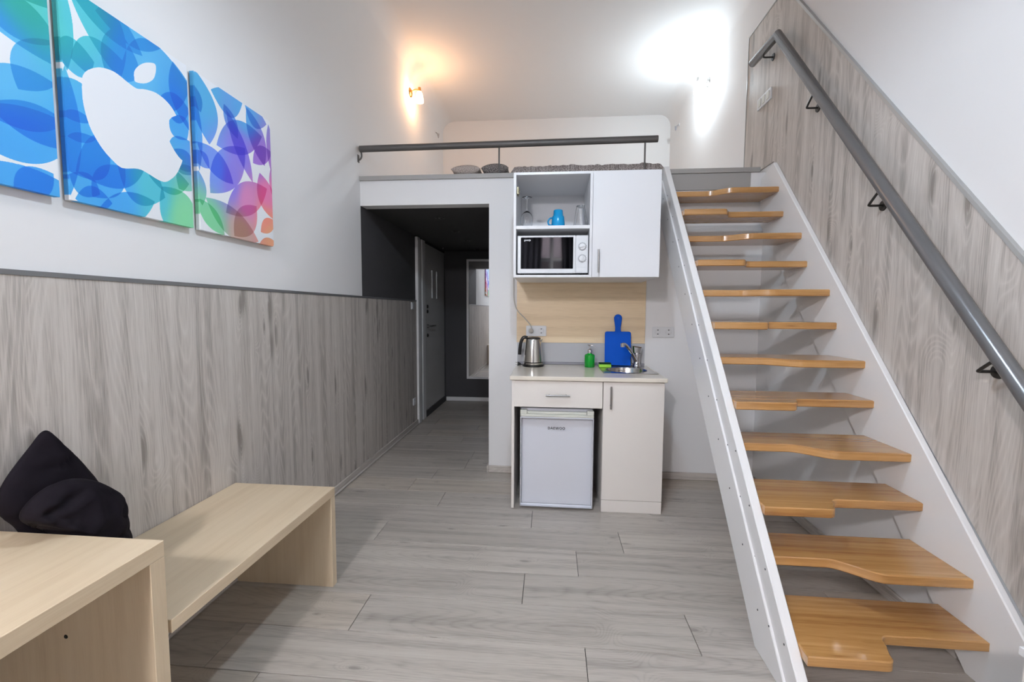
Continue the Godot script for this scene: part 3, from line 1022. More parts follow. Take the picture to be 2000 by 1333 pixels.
func _canvases() -> void:
	# leaf-like shapes (ends and the two bulges), widths scaled by 0.72
	var l1 := [[0.25, -0.05, 0.75, 0.15, 0.10, 0.10], [0.45, 0.20, 0.75, 0.30, 0.09, 0.16], [0.40, 0.30, 0.80, 0.40, 0.03, 0.13], [0.59, 0.58, 0.72, 0.30, 0.07, 0.06], [0.40, 0.70, 0.82, 0.52, 0.10, 0.10], [0.48, 0.69, 0.85, 0.72, 0.06, 0.07], [0.35, 0.80, 0.82, 0.66, 0.12, 0.06], [0.35, 0.97, 0.80, 0.96, 0.06, 0.05], [0.55, 1.02, 0.70, 0.90, 0.05, 0.05], [0.10, 0.10, 0.35, 0.60, 0.12, 0.12], [0.05, 0.55, 0.38, 0.95, 0.13, 0.12], [0.02, -0.02, 0.30, 0.30, 0.10, 0.10], [0.0, 0.75, 0.3, 1.05, 0.09, 0.10]]
	var l2 := [[0.02, -0.12, 0.28, 0.31, 0.05, 0.14], [0.05, 0.01, 0.42, 0.11, 0.05, 0.09], [0.17, 0.03, 0.55, -0.01, 0.07, 0.10], [0.28, 0.04, 0.22, 0.34, 0.05, 0.12], [0.28, 0.28, 0.74, 0.12, 0.13, 0.17], [-0.03, 0.34, 0.15, 0.29, 0.07, 0.07], [-0.06, 0.60, 0.18, 0.46, 0.07, 0.09], [-0.05, 0.68, 0.17, 0.62, 0.05, 0.07], [-0.02, 0.86, 0.20, 0.68, 0.09, 0.09], [0.03, 0.86, 0.42, 0.66, 0.10, 0.12], [0.10, 0.96, 0.28, 0.76, 0.06, 0.06], [0.0, 0.88, 0.14, 0.94, 0.05, 0.05], [0.12, 1.03, 0.45, 0.90, 0.07, 0.06], [0.24, 0.76, 0.52, 0.86, 0.11, 0.10], [0.42, 0.76, 0.70, 0.73, 0.07, 0.06], [0.50, 0.80, 0.73, 1.02, 0.12, 0.10], [0.58, 0.36, 0.70, 0.46, 0.06, 0.08], [0.62, 0.03, 0.73, 0.40, 0.07, 0.09], [0.52, 0.28, 0.73, 0.27, 0.09, 0.05], [0.58, 0.56, 0.74, 0.66, 0.06, 0.07], [0.0, -0.05, 0.02, 0.40, 0.04, 0.04], [0.01, 0.38, 0.0, 0.98, 0.04, 0.05], [0.04, 0.33, 0.30, 0.20, 0.09, 0.08], [0.56, 0.64, 0.76, 0.47, 0.09, 0.08], [0.62, 0.78, 0.76, 0.62, 0.06, 0.07], [0.02, 0.99, 0.20, 0.97, 0.04, 0.06]]
	var l3 := [[0.01, -0.01, 0.10, 0.42, 0.09, 0.13], [0.13, 0.05, 0.42, 0.0, 0.14, 0.05], [-0.03, 0.08, 0.04, 0.24, 0.05, 0.05], [0.24, 0.09, 0.36, 0.28, 0.06, 0.06], [0.16, 0.40, 0.62, 0.16, 0.10, 0.14], [0.26, 0.12, 0.50, 0.55, 0.06, 0.07], [0.09, 0.74, 0.43, 0.32, 0.12, 0.13], [0.0, 0.44, 0.30, 0.62, 0.08, 0.09], [-0.02, 0.50, 0.09, 0.58, 0.05, 0.06], [0.05, 0.78, 0.54, 0.99, 0.13, 0.09], [0.22, 0.84, 0.66, 0.55, 0.11, 0.13], [0.29, 0.99, 0.53, 0.72, 0.11, 0.10], [0.46, 0.01, 0.64, 0.38, 0.08, 0.11], [0.51, 0.40, 0.73, 0.24, 0.05, 0.09], [0.58, 0.45, 0.73, 0.78, 0.11, 0.10], [0.57, 0.91, 0.75, 0.79, 0.05, 0.07], [-0.02, 0.80, 0.20, 1.0, 0.07, 0.07], [0.44, -0.02, 0.68, 0.04, 0.12, 0.04], [0.54, 1.02, 0.74, 0.96, 0.05, 0.05], [0.0, 0.15, 0.01, 0.62, 0.03, 0.04], [0.70, 0.03, 0.74, 0.44, 0.05, 0.06], [0.72, 0.36, 0.74, 0.62, 0.04, 0.05], [0.0, 0.62, 0.02, 0.84, 0.04, 0.05]]
	var fruit := spline2([[0.118, 0.422], [0.127, 0.382], [0.164, 0.343], [0.232, 0.305], [0.301, 0.287], [0.365, 0.284], [0.432, 0.296], [0.492, 0.306], [0.529, 0.305], [0.589, 0.287], [0.68, 0.273], [0.761, 0.282], [0.826, 0.306], [0.868, 0.338], [0.872, 0.342], [0.822, 0.37], [0.784, 0.412], [0.772, 0.456], [0.784, 0.504], [0.824, 0.549], [0.873, 0.584], [0.910, 0.599], [0.912, 0.603], [0.886, 0.645], [0.846, 0.695], [0.79, 0.738], [0.73, 0.767], [0.664, 0.768], [0.595, 0.755], [0.521, 0.744], [0.463, 0.75], [0.398, 0.765], [0.351, 0.767], [0.301, 0.747], [0.241, 0.713], [0.189, 0.666], [0.147, 0.609], [0.12, 0.529], [0.114, 0.465]])
	var leaf := spline2([[0.504, 0.262], [0.506, 0.223], [0.541, 0.181], [0.6, 0.14], [0.67, 0.113], [0.697, 0.118], [0.691, 0.163], [0.664, 0.207], [0.606, 0.247], [0.546, 0.269], [0.510, 0.273]])
	_canvas(-0.76, -1.262, print_image(0, l1, []), "canvas print of overlapping teal and blue petals, nearest the camera")
	_canvas(-1.293, -1.776, print_image(1, l2, [fruit, leaf]), "middle canvas print with a white apple silhouette on blue petals")
	_canvas(-1.815, -2.322, print_image(2, l3, []), "canvas print of blue, violet, pink and orange petals, farthest along the wall")

func _canvas(z0: float, z1: float, tex: Texture2D, label: String) -> void:
	var m := mat("print" + str(M.size()), Color.WHITE, 0.65)
	m.albedo_texture = tex
	m.texture_repeat = false
	var y0 := 1.697; var y1 := 2.37
	var c := Vector3(XL, y0, (z0 + z1) / 2)
	var o := thing("canvas_print", label, "canvas print", c, "canvas prints on the left wall")
	var xa := XL + 0.008; var xb := XL + 0.03
	var st := begin()
	# front, then the wrapped sides which repeat the print's edge
	var P := [Vector3(xb, y1, z0), Vector3(xb, y1, z1), Vector3(xb, y0, z1), Vector3(xb, y0, z0)]
	var U := [Vector2(0, 0), Vector2(1, 0), Vector2(1, 1), Vector2(0, 1)]
	var n := Vector3(1, 0, 0)
	tri(st, P[0], P[1], P[2], n, n, n, U[0], U[1], U[2])
	tri(st, P[0], P[2], P[3], n, n, n, U[0], U[2], U[3])
	var N := [Vector3.UP, Vector3(0, 0, -1), Vector3.DOWN, Vector3(0, 0, 1)]
	for i in 4:
		var j := (i + 1) % 4
		var a: Vector3 = P[i]; var b: Vector3 = P[j]
		var a2 := Vector3(xa, a.y, a.z); var b2 := Vector3(xa, b.y, b.z)
		var ua: Vector2 = U[i].lerp(Vector2(0.5, 0.5), 0.01); var ub: Vector2 = U[j].lerp(Vector2(0.5, 0.5), 0.01)
		tri(st, a, b, b2, N[i], N[i], N[i], ua, ub, ub)
		tri(st, a, b2, a2, N[i], N[i], N[i], ua, ub, ua)
	part(o, "printed_canvas", st, m)
	st = begin()
	for k in 2:
		box(st, Vector3(XL, y0 + 0.01, (z1 + 0.01) if k == 0 else z0 - 0.04), Vector3(xa, y1 - 0.01, (z1 + 0.04) if k == 0 else z0 - 0.01))
		box(st, Vector3(XL, (y0 + 0.01) if k == 0 else y1 - 0.04, z1 + 0.04), Vector3(xa, (y0 + 0.04) if k == 0 else y1 - 0.01, z0 - 0.04))
	part(o, "stretcher", st, M.birch)

# ---------------------------------------------------------------- kitchenette
func bar_handle(parent: Node3D, a: Vector3, b: Vector3, out: Vector3) -> void:
	var st := begin()
	tube(st, PackedVector3Array([a + out, b + out]), 0.006, 12)
	for t in [0.14, 0.86]:
		var q := a.lerp(b, t)
		tube(st, PackedVector3Array([q, q + out]), 0.004, 8)
	part(parent, "handle", st, M.handle_steel)

func _kitchen() -> void:
	var zc := -2.878
	var zw := ZB + 0.002
	# worktop
	var st := begin()
	org = Vector3(0.244, TOP - 0.028, -3.19)
	var ca := Vector3(0.397, 0, -3.395); var cb := Vector3(0.713, 0, -3.075)
	box(st, Vector3(-0.268, TOP - 0.028, cb.z), Vector3(0.757, TOP, -2.855), 0.004, 0)
	box(st, Vector3(-0.268, TOP - 0.028, ca.z), Vector3(ca.x, TOP, cb.z + 0.005), 0.0, 0)
	box(st, Vector3(cb.x, TOP - 0.028, ca.z), Vector3(0.757, TOP, cb.z + 0.005), 0.0, 0)
	box(st, Vector3(-0.268, TOP - 0.028, zw), Vector3(0.757, TOP, ca.z), 0.0, 0)
	solo("worktop", "pale wood worktop of the kitchenette", "worktop", st, M.worktop, org)
	var yb := TOP - 0.0285
	# drawer unit over the fridge
	var d := thing("drawer_unit", "white drawer unit spanning over the small fridge", "drawer unit", Vector3(0.05, 0, -3.2))
	part(d, "side_panel", slab(Vector3(-0.256, 0, zw + 0.03), Vector3(-0.238, yb, zc + 0.001), 0.001, 1), M.cream_laminate)
	part(d, "carcass", slab(Vector3(-0.237, 0.735, -3.40), Vector3(0.345, yb - 0.003, zc - 0.02), 0.001), M.gap_dark)
	var dr := part(d, "drawer_front", slab(Vector3(-0.254, 0.703, zc - 0.018), Vector3(0.346, yb - 0.004, zc), 0.0015), M.cream_laminate)
	bar_handle(dr, Vector3(-0.028, 0.789, zc), Vector3(0.130, 0.789, zc), Vector3(0, 0, 0.034))
	# sink cabinet
	var s := thing("sink_cabinet", "white base cabinet with one door under the sink", "cabinet", Vector3(0.55, 0, -3.2))
	part(s, "side_panel", slab(Vector3(0.350, 0, zw + 0.03), Vector3(0.366, yb, zc - 0.019), 0.001), M.cream_laminate)
	part(s, "side_panel", slab(Vector3(0.728, 0, zw + 0.03), Vector3(0.744, yb, zc - 0.019), 0.001), M.cream_laminate)
	part(s, "back_panel", slab(Vector3(0.366, 0.085, zw + 0.03), Vector3(0.728, 0.70, zw + 0.036)), M.cream_laminate)
	part(s, "plinth", slab(Vector3(0.350, 0, zc - 0.018), Vector3(0.744, 0.082, zc - 0.002), 0.001), M.cream_laminate)
	var dd := part(s, "door", slab(Vector3(0.351, 0.0845, zc - 0.018), Vector3(0.744, yb - 0.004, zc), 0.0015), M.cream_laminate)
	bar_handle(dd, Vector3(0.397, 0.857, zc), Vector3(0.397, 0.708, zc), Vector3(0, 0, 0.034))
	# fridge
	var f := thing("mini_fridge", "small white fridge under the worktop", "fridge", Vector3(0.048, 0, -3.1))
	var fx0 := -0.197; var fx1 := 0.292; var fz := -2.868
	part(f, "body", slab(Vector3(fx0 + 0.004, 0.02, -3.36), Vector3(fx1 - 0.004, 0.69, fz - 0.05), 0.004), M.fridge_white)
	st = begin()
	var pl := PackedVector2Array()
	for p in round_rect(fx1 - fx0, 0.620, 0.006, Vector2((fx0 + fx1) / 2, 0.018 + 0.310)): pl.append(p)
	prism(st, pl, 2, fz - 0.045, fz, 0.006)
	var door := part(f, "door", st, M.fridge_white)
	st = begin()
	box(st, Vector3(fx0, 0.639, fz - 0.045), Vector3(fx1, 0.655, fz), 0.003)
	box(st, Vector3(fx0, 0.655, fz - 0.045), Vector3(fx0 + 0.045, 0.683, fz), 0.003)
	box(st, Vector3(fx1 - 0.045, 0.655, fz - 0.045), Vector3(fx1, 0.683, fz), 0.003)
	box(st, Vector3(fx0 + 0.045, 0.655, fz - 0.045), Vector3(fx1 - 0.045, 0.672, fz - 0.016), 0.003)
	part(door, "grip", st, M.ivory_plastic)
	letters(door, "DAEWOO", Vector3(0.045, 0.565, fz + 0.0004), 0.017, M.ink, 0.113)
	for xx in [fx0 + 0.05, fx1 - 0.05]:
		st = begin()
		lathe(st, [Vector2(0.018, 0.0), Vector2(0.018, 0.018), Vector2(0.01, 0.02)], Vector3(xx, 0, fz - 0.09), 12)
		part(f, "foot", st, M.black_plastic)
	# splash panel
	org = Vector3(0.23, 1.09, ZB)
	st = begin()
	box(st, Vector3(-0.274, 1.091, ZB), Vector3(0.742, 1.583, ZB + 0.012), 0.001, 0)
	solo("backsplash", "pale oak panel on the wall between worktop and wall cabinet", "panel", st, M.splash_oak, org)
	org = Vector3(0.23, TOP, ZB)
	var sg := thing("backsplash", "smooth grey strip on the wall just above the worktop", "panel", org)
	part(sg, "strip", slab(Vector3(-0.268, TOP + 0.001, ZB), Vector3(0.742, 1.09, ZB + 0.010), 0.001), M.splash_grey)
	part(sg, "seal_profile", slab(Vector3(-0.268, TOP + 0.0005, ZB + 0.010), Vector3(0.742, TOP + 0.022, ZB + 0.022), 0.004), M.profile_grey)
	_wall_cabinet()
	_microwave()
	_sink()

func letters(parent: Node3D, text: String, at: Vector3, height: float, m: Material, width := 0.0) -> void:
	var tm := TextMesh.new()
	var fnt := SystemFont.new()
	fnt.font_names = PackedStringArray(["Droid Sans"])
	fnt.font_weight = 700
	tm.font = fnt
	tm.text = text
	tm.font_size = 64
	tm.pixel_size = height / 46.0
	tm.depth = 0.0006
	tm.material = m
	var o := MeshInstance3D.new()
	o.name = "lettering"
	o.mesh = tm
	o.position = at - org
	if width > 0.0:
		var w := tm.get_aabb().size.x
		if w > 0.001: o.scale.x = width / w
	parent.add_child(o, true)

func _wall_cabinet() -> void:
	var c := thing("wall_cabinet", "white wall cabinet with open shelves on the left and a closed door on the right", "cabinet", Vector3(0.22, 1.571, -3.25))
	var x0 := -0.256; var x1 := 0.703; var y0 := 1.571; var y1 := 2.263
	var zf := -2.967; var zb := ZB + 0.001
	var t := 0.017
	part(c, "side_panel", slab(Vector3(x0, y0, zb), Vector3(x0 + t, y1, zf + 0.017), 0.001), M.white_laminate)
	part(c, "side_panel", slab(Vector3(x1 - t, y0, zb), Vector3(x1, y1, zf), 0.001), M.white_laminate)
	part(c, "divider", slab(Vector3(0.249, y0 + t, zb), Vector3(0.266, y1 - t, zf + 0.017), 0.001), M.white_laminate)
	part(c, "top_panel", slab(Vector3(x0 + t, y1 - t, zb), Vector3(x1 - t, y1, zf + 0.017), 0.001), M.white_laminate)
	part(c, "bottom_panel", slab(Vector3(x0 + t, y0, zb), Vector3(0.266, y0 + t, zf + 0.017), 0.001), M.white_laminate)
	part(c, "bottom_panel", slab(Vector3(0.266, y0 + 0.0005, zb), Vector3(x1 - t, y0 + t, zf), 0.001), M.white_laminate)
	part(c, "shelf", slab(Vector3(x0 + t, 1.893, zb), Vector3(0.249, 1.915, zf + 0.012), 0.001), M.white_laminate)
	part(c, "back_panel", slab(Vector3(x0 + t, 1.915, zb), Vector3(0.249, y1 - t, zb + 0.012)), M.white_laminate)
	part(c, "back_panel", slab(Vector3(x0 + t, y0 + t, zb), Vector3(0.249, 1.893, zb + 0.006)), M.gap_dark)  # dark tone puts shade into the gaps round the microwave
	var d := part(c, "door", slab(Vector3(0.2675, y0 + 0.001, zf + 0.001), Vector3(x1 + 0.001, y1 - 0.001, zf + 0.018), 0.0015), M.white_laminate)
	bar_handle(d, Vector3(0.306, 1.750, zf + 0.018), Vector3(0.306, 1.600, zf + 0.018), Vector3(0, 0, 0.03))
	var hg := begin()
	box(hg, Vector3(x0 + t, 2.135, -3.06), Vector3(x0 + t + 0.012, 2.185, -3.00), 0.002)
	tube(hg, PackedVector3Array([Vector3(x0 + t + 0.012, 2.172, -3.03), Vector3(x0 + t + 0.017, 2.172, -3.03)]), 0.006, 10)
	tube(hg, PackedVector3Array([Vector3(x0 + t + 0.012, 2.148, -3.03), Vector3(x0 + t + 0.017, 2.148, -3.03)]), 0.006, 10)
	part(c, "hinge_plate", hg, M.hinge_metal)

func _microwave() -> void:
	var m := thing("microwave", "white microwave with a black glass door on the lower cabinet shelf", "microwave", Vector3(0.01, 1.588, -3.15))
	var x0 := -0.230; var x1 := 0.243; var y0 := 1.600; var y1 := 1.852; var z := -2.972
	part(m, "casing", slab(Vector3(x0 + 0.004, y0 + 0.004, -3.30), Vector3(x1 - 0.004, y1 - 0.004, z - 0.018), 0.004), M.white_plastic)
	for xx in [x0 + 0.03, x1 - 0.03]:
		for zz in [-3.27, -3.02]:
			var ft := begin()
			lathe(ft, [Vector2(0.012, -0.012), Vector2(0.013, 0.004)], Vector3(xx, y0, zz), 10)
			part(m, "foot", ft, M.black_plastic)
	# door frame round a dark window
	var gx0 := -0.207; var gx1 := 0.143; var gy0 := 1.632; var gy1 := 1.838
	var dx1 := 0.160
	var fr := begin()
	box(fr, Vector3(x0, y0, z - 0.018), Vector3(gx0 + 0.001, y1, z), 0.003)
	box(fr, Vector3(gx1 - 0.001, y0, z - 0.018), Vector3(dx1, y1, z), 0.003)
	box(fr, Vector3(gx0 - 0.002, y0, z - 0.018), Vector3(gx1 + 0.002, gy0, z), 0.003)
	box(fr, Vector3(gx0 - 0.002, gy1, z - 0.018), Vector3(gx1 + 0.002, y1, z), 0.003)
	var door := part(m, "door", fr, M.white_plastic)
	var gl := begin()
	prism(gl, round_rect(gx1 - gx0 + 0.004, gy1 - gy0 + 0.004, 0.006, Vector2((gx0 + gx1) / 2, (gy0 + gy1) / 2)), 2, z - 0.016, z - 0.001)
	part(door, "window", gl, M.black_glass)
	letters(door, "gorenje", Vector3(-0.163, 1.822, z - 0.0004), 0.011, M.ink_white, 0.044)
	part(m, "control_panel", slab(Vector3(dx1 + 0.001, y0 + 0.001, z - 0.018), Vector3(x1, y1, z), 0.003), M.white_plastic)
	for k in 2:
		var cy: float = 1.776 if k == 0 else 1.697
		var c := Vector3(0.204, cy, z)
		var kn := begin()
		var bas := Basis(Vector3.RIGHT, PI / 2)
		lathe(kn, [Vector2(0.0, 0.010), Vector2(0.019, 0.009), Vector2(0.0215, 0.004), Vector2(0.0225, 0.0)], c, 28, bas)
		var knob := part(m, "knob", kn, M.white_plastic)
		var grip := begin()
		var ang := 0.25 if k == 0 else 1.45
		var dir := Vector3(cos(ang), sin(ang), 0)
		var pp := Vector3(-dir.y, dir.x, 0)
		var poly := PackedVector2Array()
		for q in [dir * 0.019 + pp * 0.005, dir * -0.019 + pp * 0.005, dir * -0.019 - pp * 0.005, dir * 0.019 - pp * 0.005]: poly.append(Vector2(c.x + q.x, c.y + q.y))
		prism(grip, poly, 2, z + 0.009, z + 0.017, 0.002)
		part(knob, "grip", grip, M.white_plastic)
		var scale := begin()
		lathe(scale, [Vector2(0.0240, 0.0006), Vector2(0.0262, 0.0006)], c, 30, bas)
		for i in 11:
			var a := PI * 0.15 + TAU * 0.72 * i / 10.0 - PI * 0.35
			var q := c + Vector3(cos(a), sin(a), 0) * 0.0295
			box(scale, q - Vector3(0.0012, 0.0012, 0), q + Vector3(0.0012, 0.0012, 0.0005))
		part(m, "dial_print", scale, M.dial_ink)
	part(m, "door_button", slab(Vector3(dx1 + 0.006, y0 + 0.008, z), Vector3(x1 - 0.006, y0 + 0.040, z + 0.0025), 0.001), M.white_plastic)

func _sink() -> void:
	var s := thing("sink", "small square steel sink with a round bowl set in the worktop", "sink", Vector3(0.56, TOP, -3.27))
	# the rim plate with a round opening, and the bowl
	var cx := 0.555; var cz := -3.235; var r := 0.150
	var x0 := 0.372; var x1 := 0.742; var z0 := -3.487; var z1 := -3.045
	var st := begin()
	var y := TOP + 0.003
	var seg := 48
	var angs: Array[float] = []
	for i in seg: angs.append(TAU * i / seg)
	for c in [[x0, z0], [x1, z0], [x0, z1], [x1, z1]]: angs.append(fposmod(atan2(c[1] - cz, c[0] - cx), TAU))
	angs.sort()
	angs.append(angs[0] + TAU)
	for i in angs.size() - 1:
		var a0 := angs[i]; var a1 := angs[i + 1]
		if a1 - a0 < 0.0001: continue
		var q: Array = []
		for a in [a0, a1]:
			var d := Vector2(cos(a), sin(a))
			var t := 9.0
			if absf(d.x) > 0.001: t = minf(t, ((x1 if d.x > 0 else x0) - cx) / d.x)
			if absf(d.y) > 0.001: t = minf(t, ((z1 if d.y > 0 else z0) - cz) / d.y)
			q.append([Vector3(cx + d.x * r, y, cz + d.y * r), Vector3(cx + d.x * t, y, cz + d.y * t)])
		var n := Vector3.UP
		tri(st, q[0][0], q[0][1], q[1][1], n, n, n)
		tri(st, q[0][0], q[1][1], q[1][0], n, n, n)
	tube(st, PackedVector3Array([Vector3(x0, TOP + 0.0016, z0), Vector3(x0, TOP + 0.0016, z1)]), 0.002, 6)
	tube(st, PackedVector3Array([Vector3(x1, TOP + 0.0016, z0), Vector3(x1, TOP + 0.0016, z1)]), 0.002, 6)
	tube(st, PackedVector3Array([Vector3(x0, TOP + 0.0016, z1), Vector3(x1, TOP + 0.0016, z1)]), 0.002, 6)
	part(s, "rim", st, M.steel)
	st = begin()
	lathe(st, [Vector2(r + 0.003, 0.0034), Vector2(r - 0.003, 0.002), Vector2(r - 0.006, -0.006), Vector2(r - 0.010, -0.10), Vector2(r - 0.025, -0.122), Vector2(r - 0.05, -0.13), Vector2(0.0, -0.134)], Vector3(cx, TOP, cz), 48)
	part(s, "bowl", st, M.steel)
	st = begin()
	lathe(st, [Vector2(0.03, 0.0), Vector2(0.028, 0.003), Vector2(0.0, 0.002)], Vector3(cx, TOP - 0.1335, cz), 20)
	part(s, "drain", st, M.chrome)
	st = begin()
	for i in 6:
		var a := -PI / 2 - 0.22 + 0.075 * (i % 3) * 1.0 + 0.02
		var q := Vector3(cx + cos(a) * (r - 0.0075), TOP - 0.022 - 0.012 * (i / 3), cz + sin(a) * (r - 0.0075))
		ball(st, q, 0.004, 1.0, 8)
	part(s, "overflow", st, M.black_plastic)
	# mixer tap
	var f := thing("faucet", "chrome single-lever mixer tap behind the sink bowl", "faucet", Vector3(0.672, TOP + 0.003, -3.455))
	var b := Vector3(0.672, TOP + 0.004, -3.448)
	st = begin()
	lathe(st, [Vector2(0.030, 0.0), Vector2(0.028, 0.008), Vector2(0.024, 0.014), Vector2(0.023, 0.07), Vector2(0.025, 0.085), Vector2(0.022, 0.105), Vector2(0.0, 0.112)], b, 24)
	part(f, "body", st, M.chrome)
	st = begin()
	tube(st, smooth_line([b + Vector3(-0.005, 0.035, 0.005), b + Vector3(-0.04, 0.09, 0.05), b + Vector3(-0.085, 0.150, 0.10), b + Vector3(-0.115, 0.178, 0.13), b + Vector3(-0.135, 0.183, 0.15)], 8), 0.0135, 16, 0.0115)
	var sp := part(f, "spout", st, M.chrome)
	st = begin()
	tube(st, PackedVector3Array([b + Vector3(-0.137, 0.190, 0.152), b + Vector3(-0.137, 0.162, 0.152)]), 0.0145, 18)
	part(sp, "aerator", st, M.chrome)
	st = begin()
	prism(st, PackedVector2Array([Vector2(b.x - 0.028, b.y + 0.10), Vector2(b.x + 0.026, b.y + 0.10), Vector2(b.x + 0.034, b.y + 0.150), Vector2(b.x - 0.034, b.y + 0.160)]), 2, b.z - 0.02, b.z + 0.02, 0.006)
	part(f, "lever", st, M.chrome)

# ---------------------------------------------------------------- small things
func _small_things() -> void:
	var T := TOP + 0.0005
	# kettle
	var kc := Vector3(-0.134, T, -3.385)
	var k := thing("kettle", "stainless steel electric kettle with a black handle", "kettle", kc)
	var st := begin()
	lathe(st, [Vector2(0.0, 0.0), Vector2(0.083, 0.0), Vector2(0.085, 0.006), Vector2(0.084, 0.014), Vector2(0.076, 0.017), Vector2(0.0, 0.017)], kc, 36)
	part(k, "base", st, M.black_plastic)
	st = begin()
	lathe(st, [Vector2(0.077, 0.018), Vector2(0.077, 0.030), Vector2(0.075, 0.031), Vector2(0.075, 0.036), Vector2(0.077, 0.037), Vector2(0.075, 0.06), Vector2(0.068, 0.13), Vector2(0.058, 0.205), Vector2(0.056, 0.214), Vector2(0.05, 0.218)], kc, 40)
	part(k, "body", st, M.steel)
	st = begin()
	lathe(st, [Vector2(0.076, 0.0312), Vector2(0.0768, 0.033), Vector2(0.076, 0.0358)], kc, 36)
	part(k, "band", st, M.black_plastic)
	st = begin()
	lathe(st, [Vector2(0.0565, 0.210), Vector2(0.056, 0.222), Vector2(0.04, 0.228), Vector2(0.0, 0.230)], kc, 32)
	part(k, "lid", st, M.black_plastic)
	st = begin()
	lathe(st, [Vector2(0.038, 0.2275), Vector2(0.034, 0.233), Vector2(0.0, 0.235)], kc, 28)
	part(k, "lid_disc", st, M.steel)
	st = begin()
	var hp := smooth_line([kc + Vector3(-0.045, 0.222, 0.0), kc + Vector3(-0.075, 0.224, 0.004), kc + Vector3(-0.093, 0.195, 0.006), kc + Vector3(-0.102, 0.15, 0.008), kc + Vector3(-0.106, 0.09, 0.008)], 6)
	tube(st, hp, 0.0125, 12, 0.0135)
	part(k, "handle", st, M.black_plastic)
	st = begin()
	prism(st, PackedVector2Array([Vector2(kc.x + 0.050, T + 0.20), Vector2(kc.x + 0.074, T + 0.215), Vector2(kc.x + 0.05, T + 0.165)]), 2, kc.z - 0.012, kc.z + 0.012, 0.003)
	part(k, "spout", st, M.steel)
	# kettle flex with its plug lying on the worktop
	var fl := thing("power_cable", "black kettle cord with a plug lying at the left end of the worktop", "cord", Vector3(-0.23, T, -3.40))
	st = begin()
	tube(st, smooth_line([Vector3(-0.222, T + 0.006, -3.41), Vector3(-0.236, T + 0.006, -3.43), Vector3(-0.246, T + 0.010, -3.40), Vector3(-0.232, T + 0.014, -3.375), Vector3(-0.234, T + 0.016, -3.36)], 6), 0.0038, 8)
	part(fl, "cable", st, M.black_plastic)
	st = begin()
	tube(st, PackedVector3Array([Vector3(-0.229, T + 0.016, -3.36), Vector3(-0.254, T + 0.020, -3.355)]), 0.008, 10, 0.017)
	part(fl, "plug", st, M.black_plastic)
	st = begin()
	for q in [-1, 1]:
		tube(st, PackedVector3Array([Vector3(-0.250, T + 0.020 + q * 0.008, -3.355), Vector3(-0.270, T + 0.024 + q * 0.008, -3.353)]), 0.0024, 8)
	part(fl, "pins", st, M.chrome)
	# soap dispenser
	var sc := Vector3(0.302, T, -3.38)
	var s := thing("soap_dispenser", "green soap dispenser bottle with a chrome pump", "soap dispenser", sc)
	st = begin()
	lathe(st, [Vector2(0.0, 0.0), Vector2(0.036, 0.0), Vector2(0.039, 0.005), Vector2(0.039, 0.088), Vector2(0.036, 0.097), Vector2(0.018, 0.104), Vector2(0.015, 0.112), Vector2(0.0, 0.112)], sc, 32)
	part(s, "bottle", st, M.soap_green)
	st = begin()
	lathe(st, [Vector2(0.017, 0.108), Vector2(0.019, 0.125), Vector2(0.016, 0.137), Vector2(0.006, 0.142), Vector2(0.0055, 0.162), Vector2(0.012, 0.164), Vector2(0.012, 0.172), Vector2(0.0, 0.174)], sc, 20)
	tube(st, smooth_line([sc + Vector3(0.0, 0.168, 0), sc + Vector3(0.022, 0.167, 0.004), sc + Vector3(0.040, 0.157, 0.006)], 4), 0.0042, 8, 0.003)
	tube(st, PackedVector3Array([sc + Vector3(0, 0.170, 0), sc + Vector3(-0.018, 0.174, 0)]), 0.0035, 8)
	part(s, "pump", st, M.chrome)
	# sponge
	var pc := Vector3(0.425, TOP + 0.004, -3.36)
	var p := thing("sponge", "green kitchen sponge with a dark scouring side by the sink", "sponge", pc)
	part(p, "foam", slab(Vector3(0.372, TOP + 0.004, -3.40), Vector3(0.462, TOP + 0.028, -3.335), 0.003), M.sponge_green)
	part(p, "scourer", slab(Vector3(0.372, TOP + 0.028, -3.40), Vector3(0.462, TOP + 0.037, -3.335), 0.002), M.scourer_green)
	# cutting board leaning on the wall
	var bc := Vector3(0.525, TOP + 0.004, -3.45)
	org = Vector3.ZERO
	st = begin()
	var poly := PackedVector2Array()
	var bw := 0.100; var bh := 0.270
	for q in [[1, 0.0], [1, 1.0]]: pass
	var rr := 0.016
	poly.append(Vector2(-bw, 0.004)); poly.append(Vector2(bw, 0.004))
	for i in 5:
		var a := PI / 2 * i / 4.0
		poly.append(Vector2(bw - rr + rr * cos(a), bh - rr + rr * sin(a)))
	poly.append(Vector2(0.026, bh)); poly.append(Vector2(0.0215, bh + 0.006)); poly.append(Vector2(0.021, bh + 0.03)); poly.append(Vector2(0.027, bh + 0.075))
	for i in 11:
		var a := -0.15 + (PI + 0.3) * i / 10.0
		poly.append(Vector2(0.031 * cos(a), bh + 0.105 + 0.031 * sin(a)))
	poly.append(Vector2(-0.027, bh + 0.075)); poly.append(Vector2(-0.021, bh + 0.03)); poly.append(Vector2(-0.0215, bh + 0.006)); poly.append(Vector2(-0.026, bh))
	for i in 5:
		var a := PI / 2 + PI / 2 * i / 4.0
		poly.append(Vector2(-bw + rr + rr * cos(a), bh - rr + rr * sin(a)))
	prism(st, poly, 2, -0.005, 0.005, 0.002)
	var cb := thing("cutting_board", "bright blue plastic cutting board leaning upright behind the sink", "cutting board", bc)
	org = Vector3.ZERO
	var bd := part(cb, "board", st, M.board_blue)
	st = begin()
	lathe(st, [Vector2(0.0, 0.0), Vector2(0.006, 0.0), Vector2(0.007, 0.001)], Vector3(0, bh + 0.105, 0.0046), 14, Basis(Vector3.RIGHT, PI / 2))
	part(cb, "hang_hole", st, M.profile_grey)
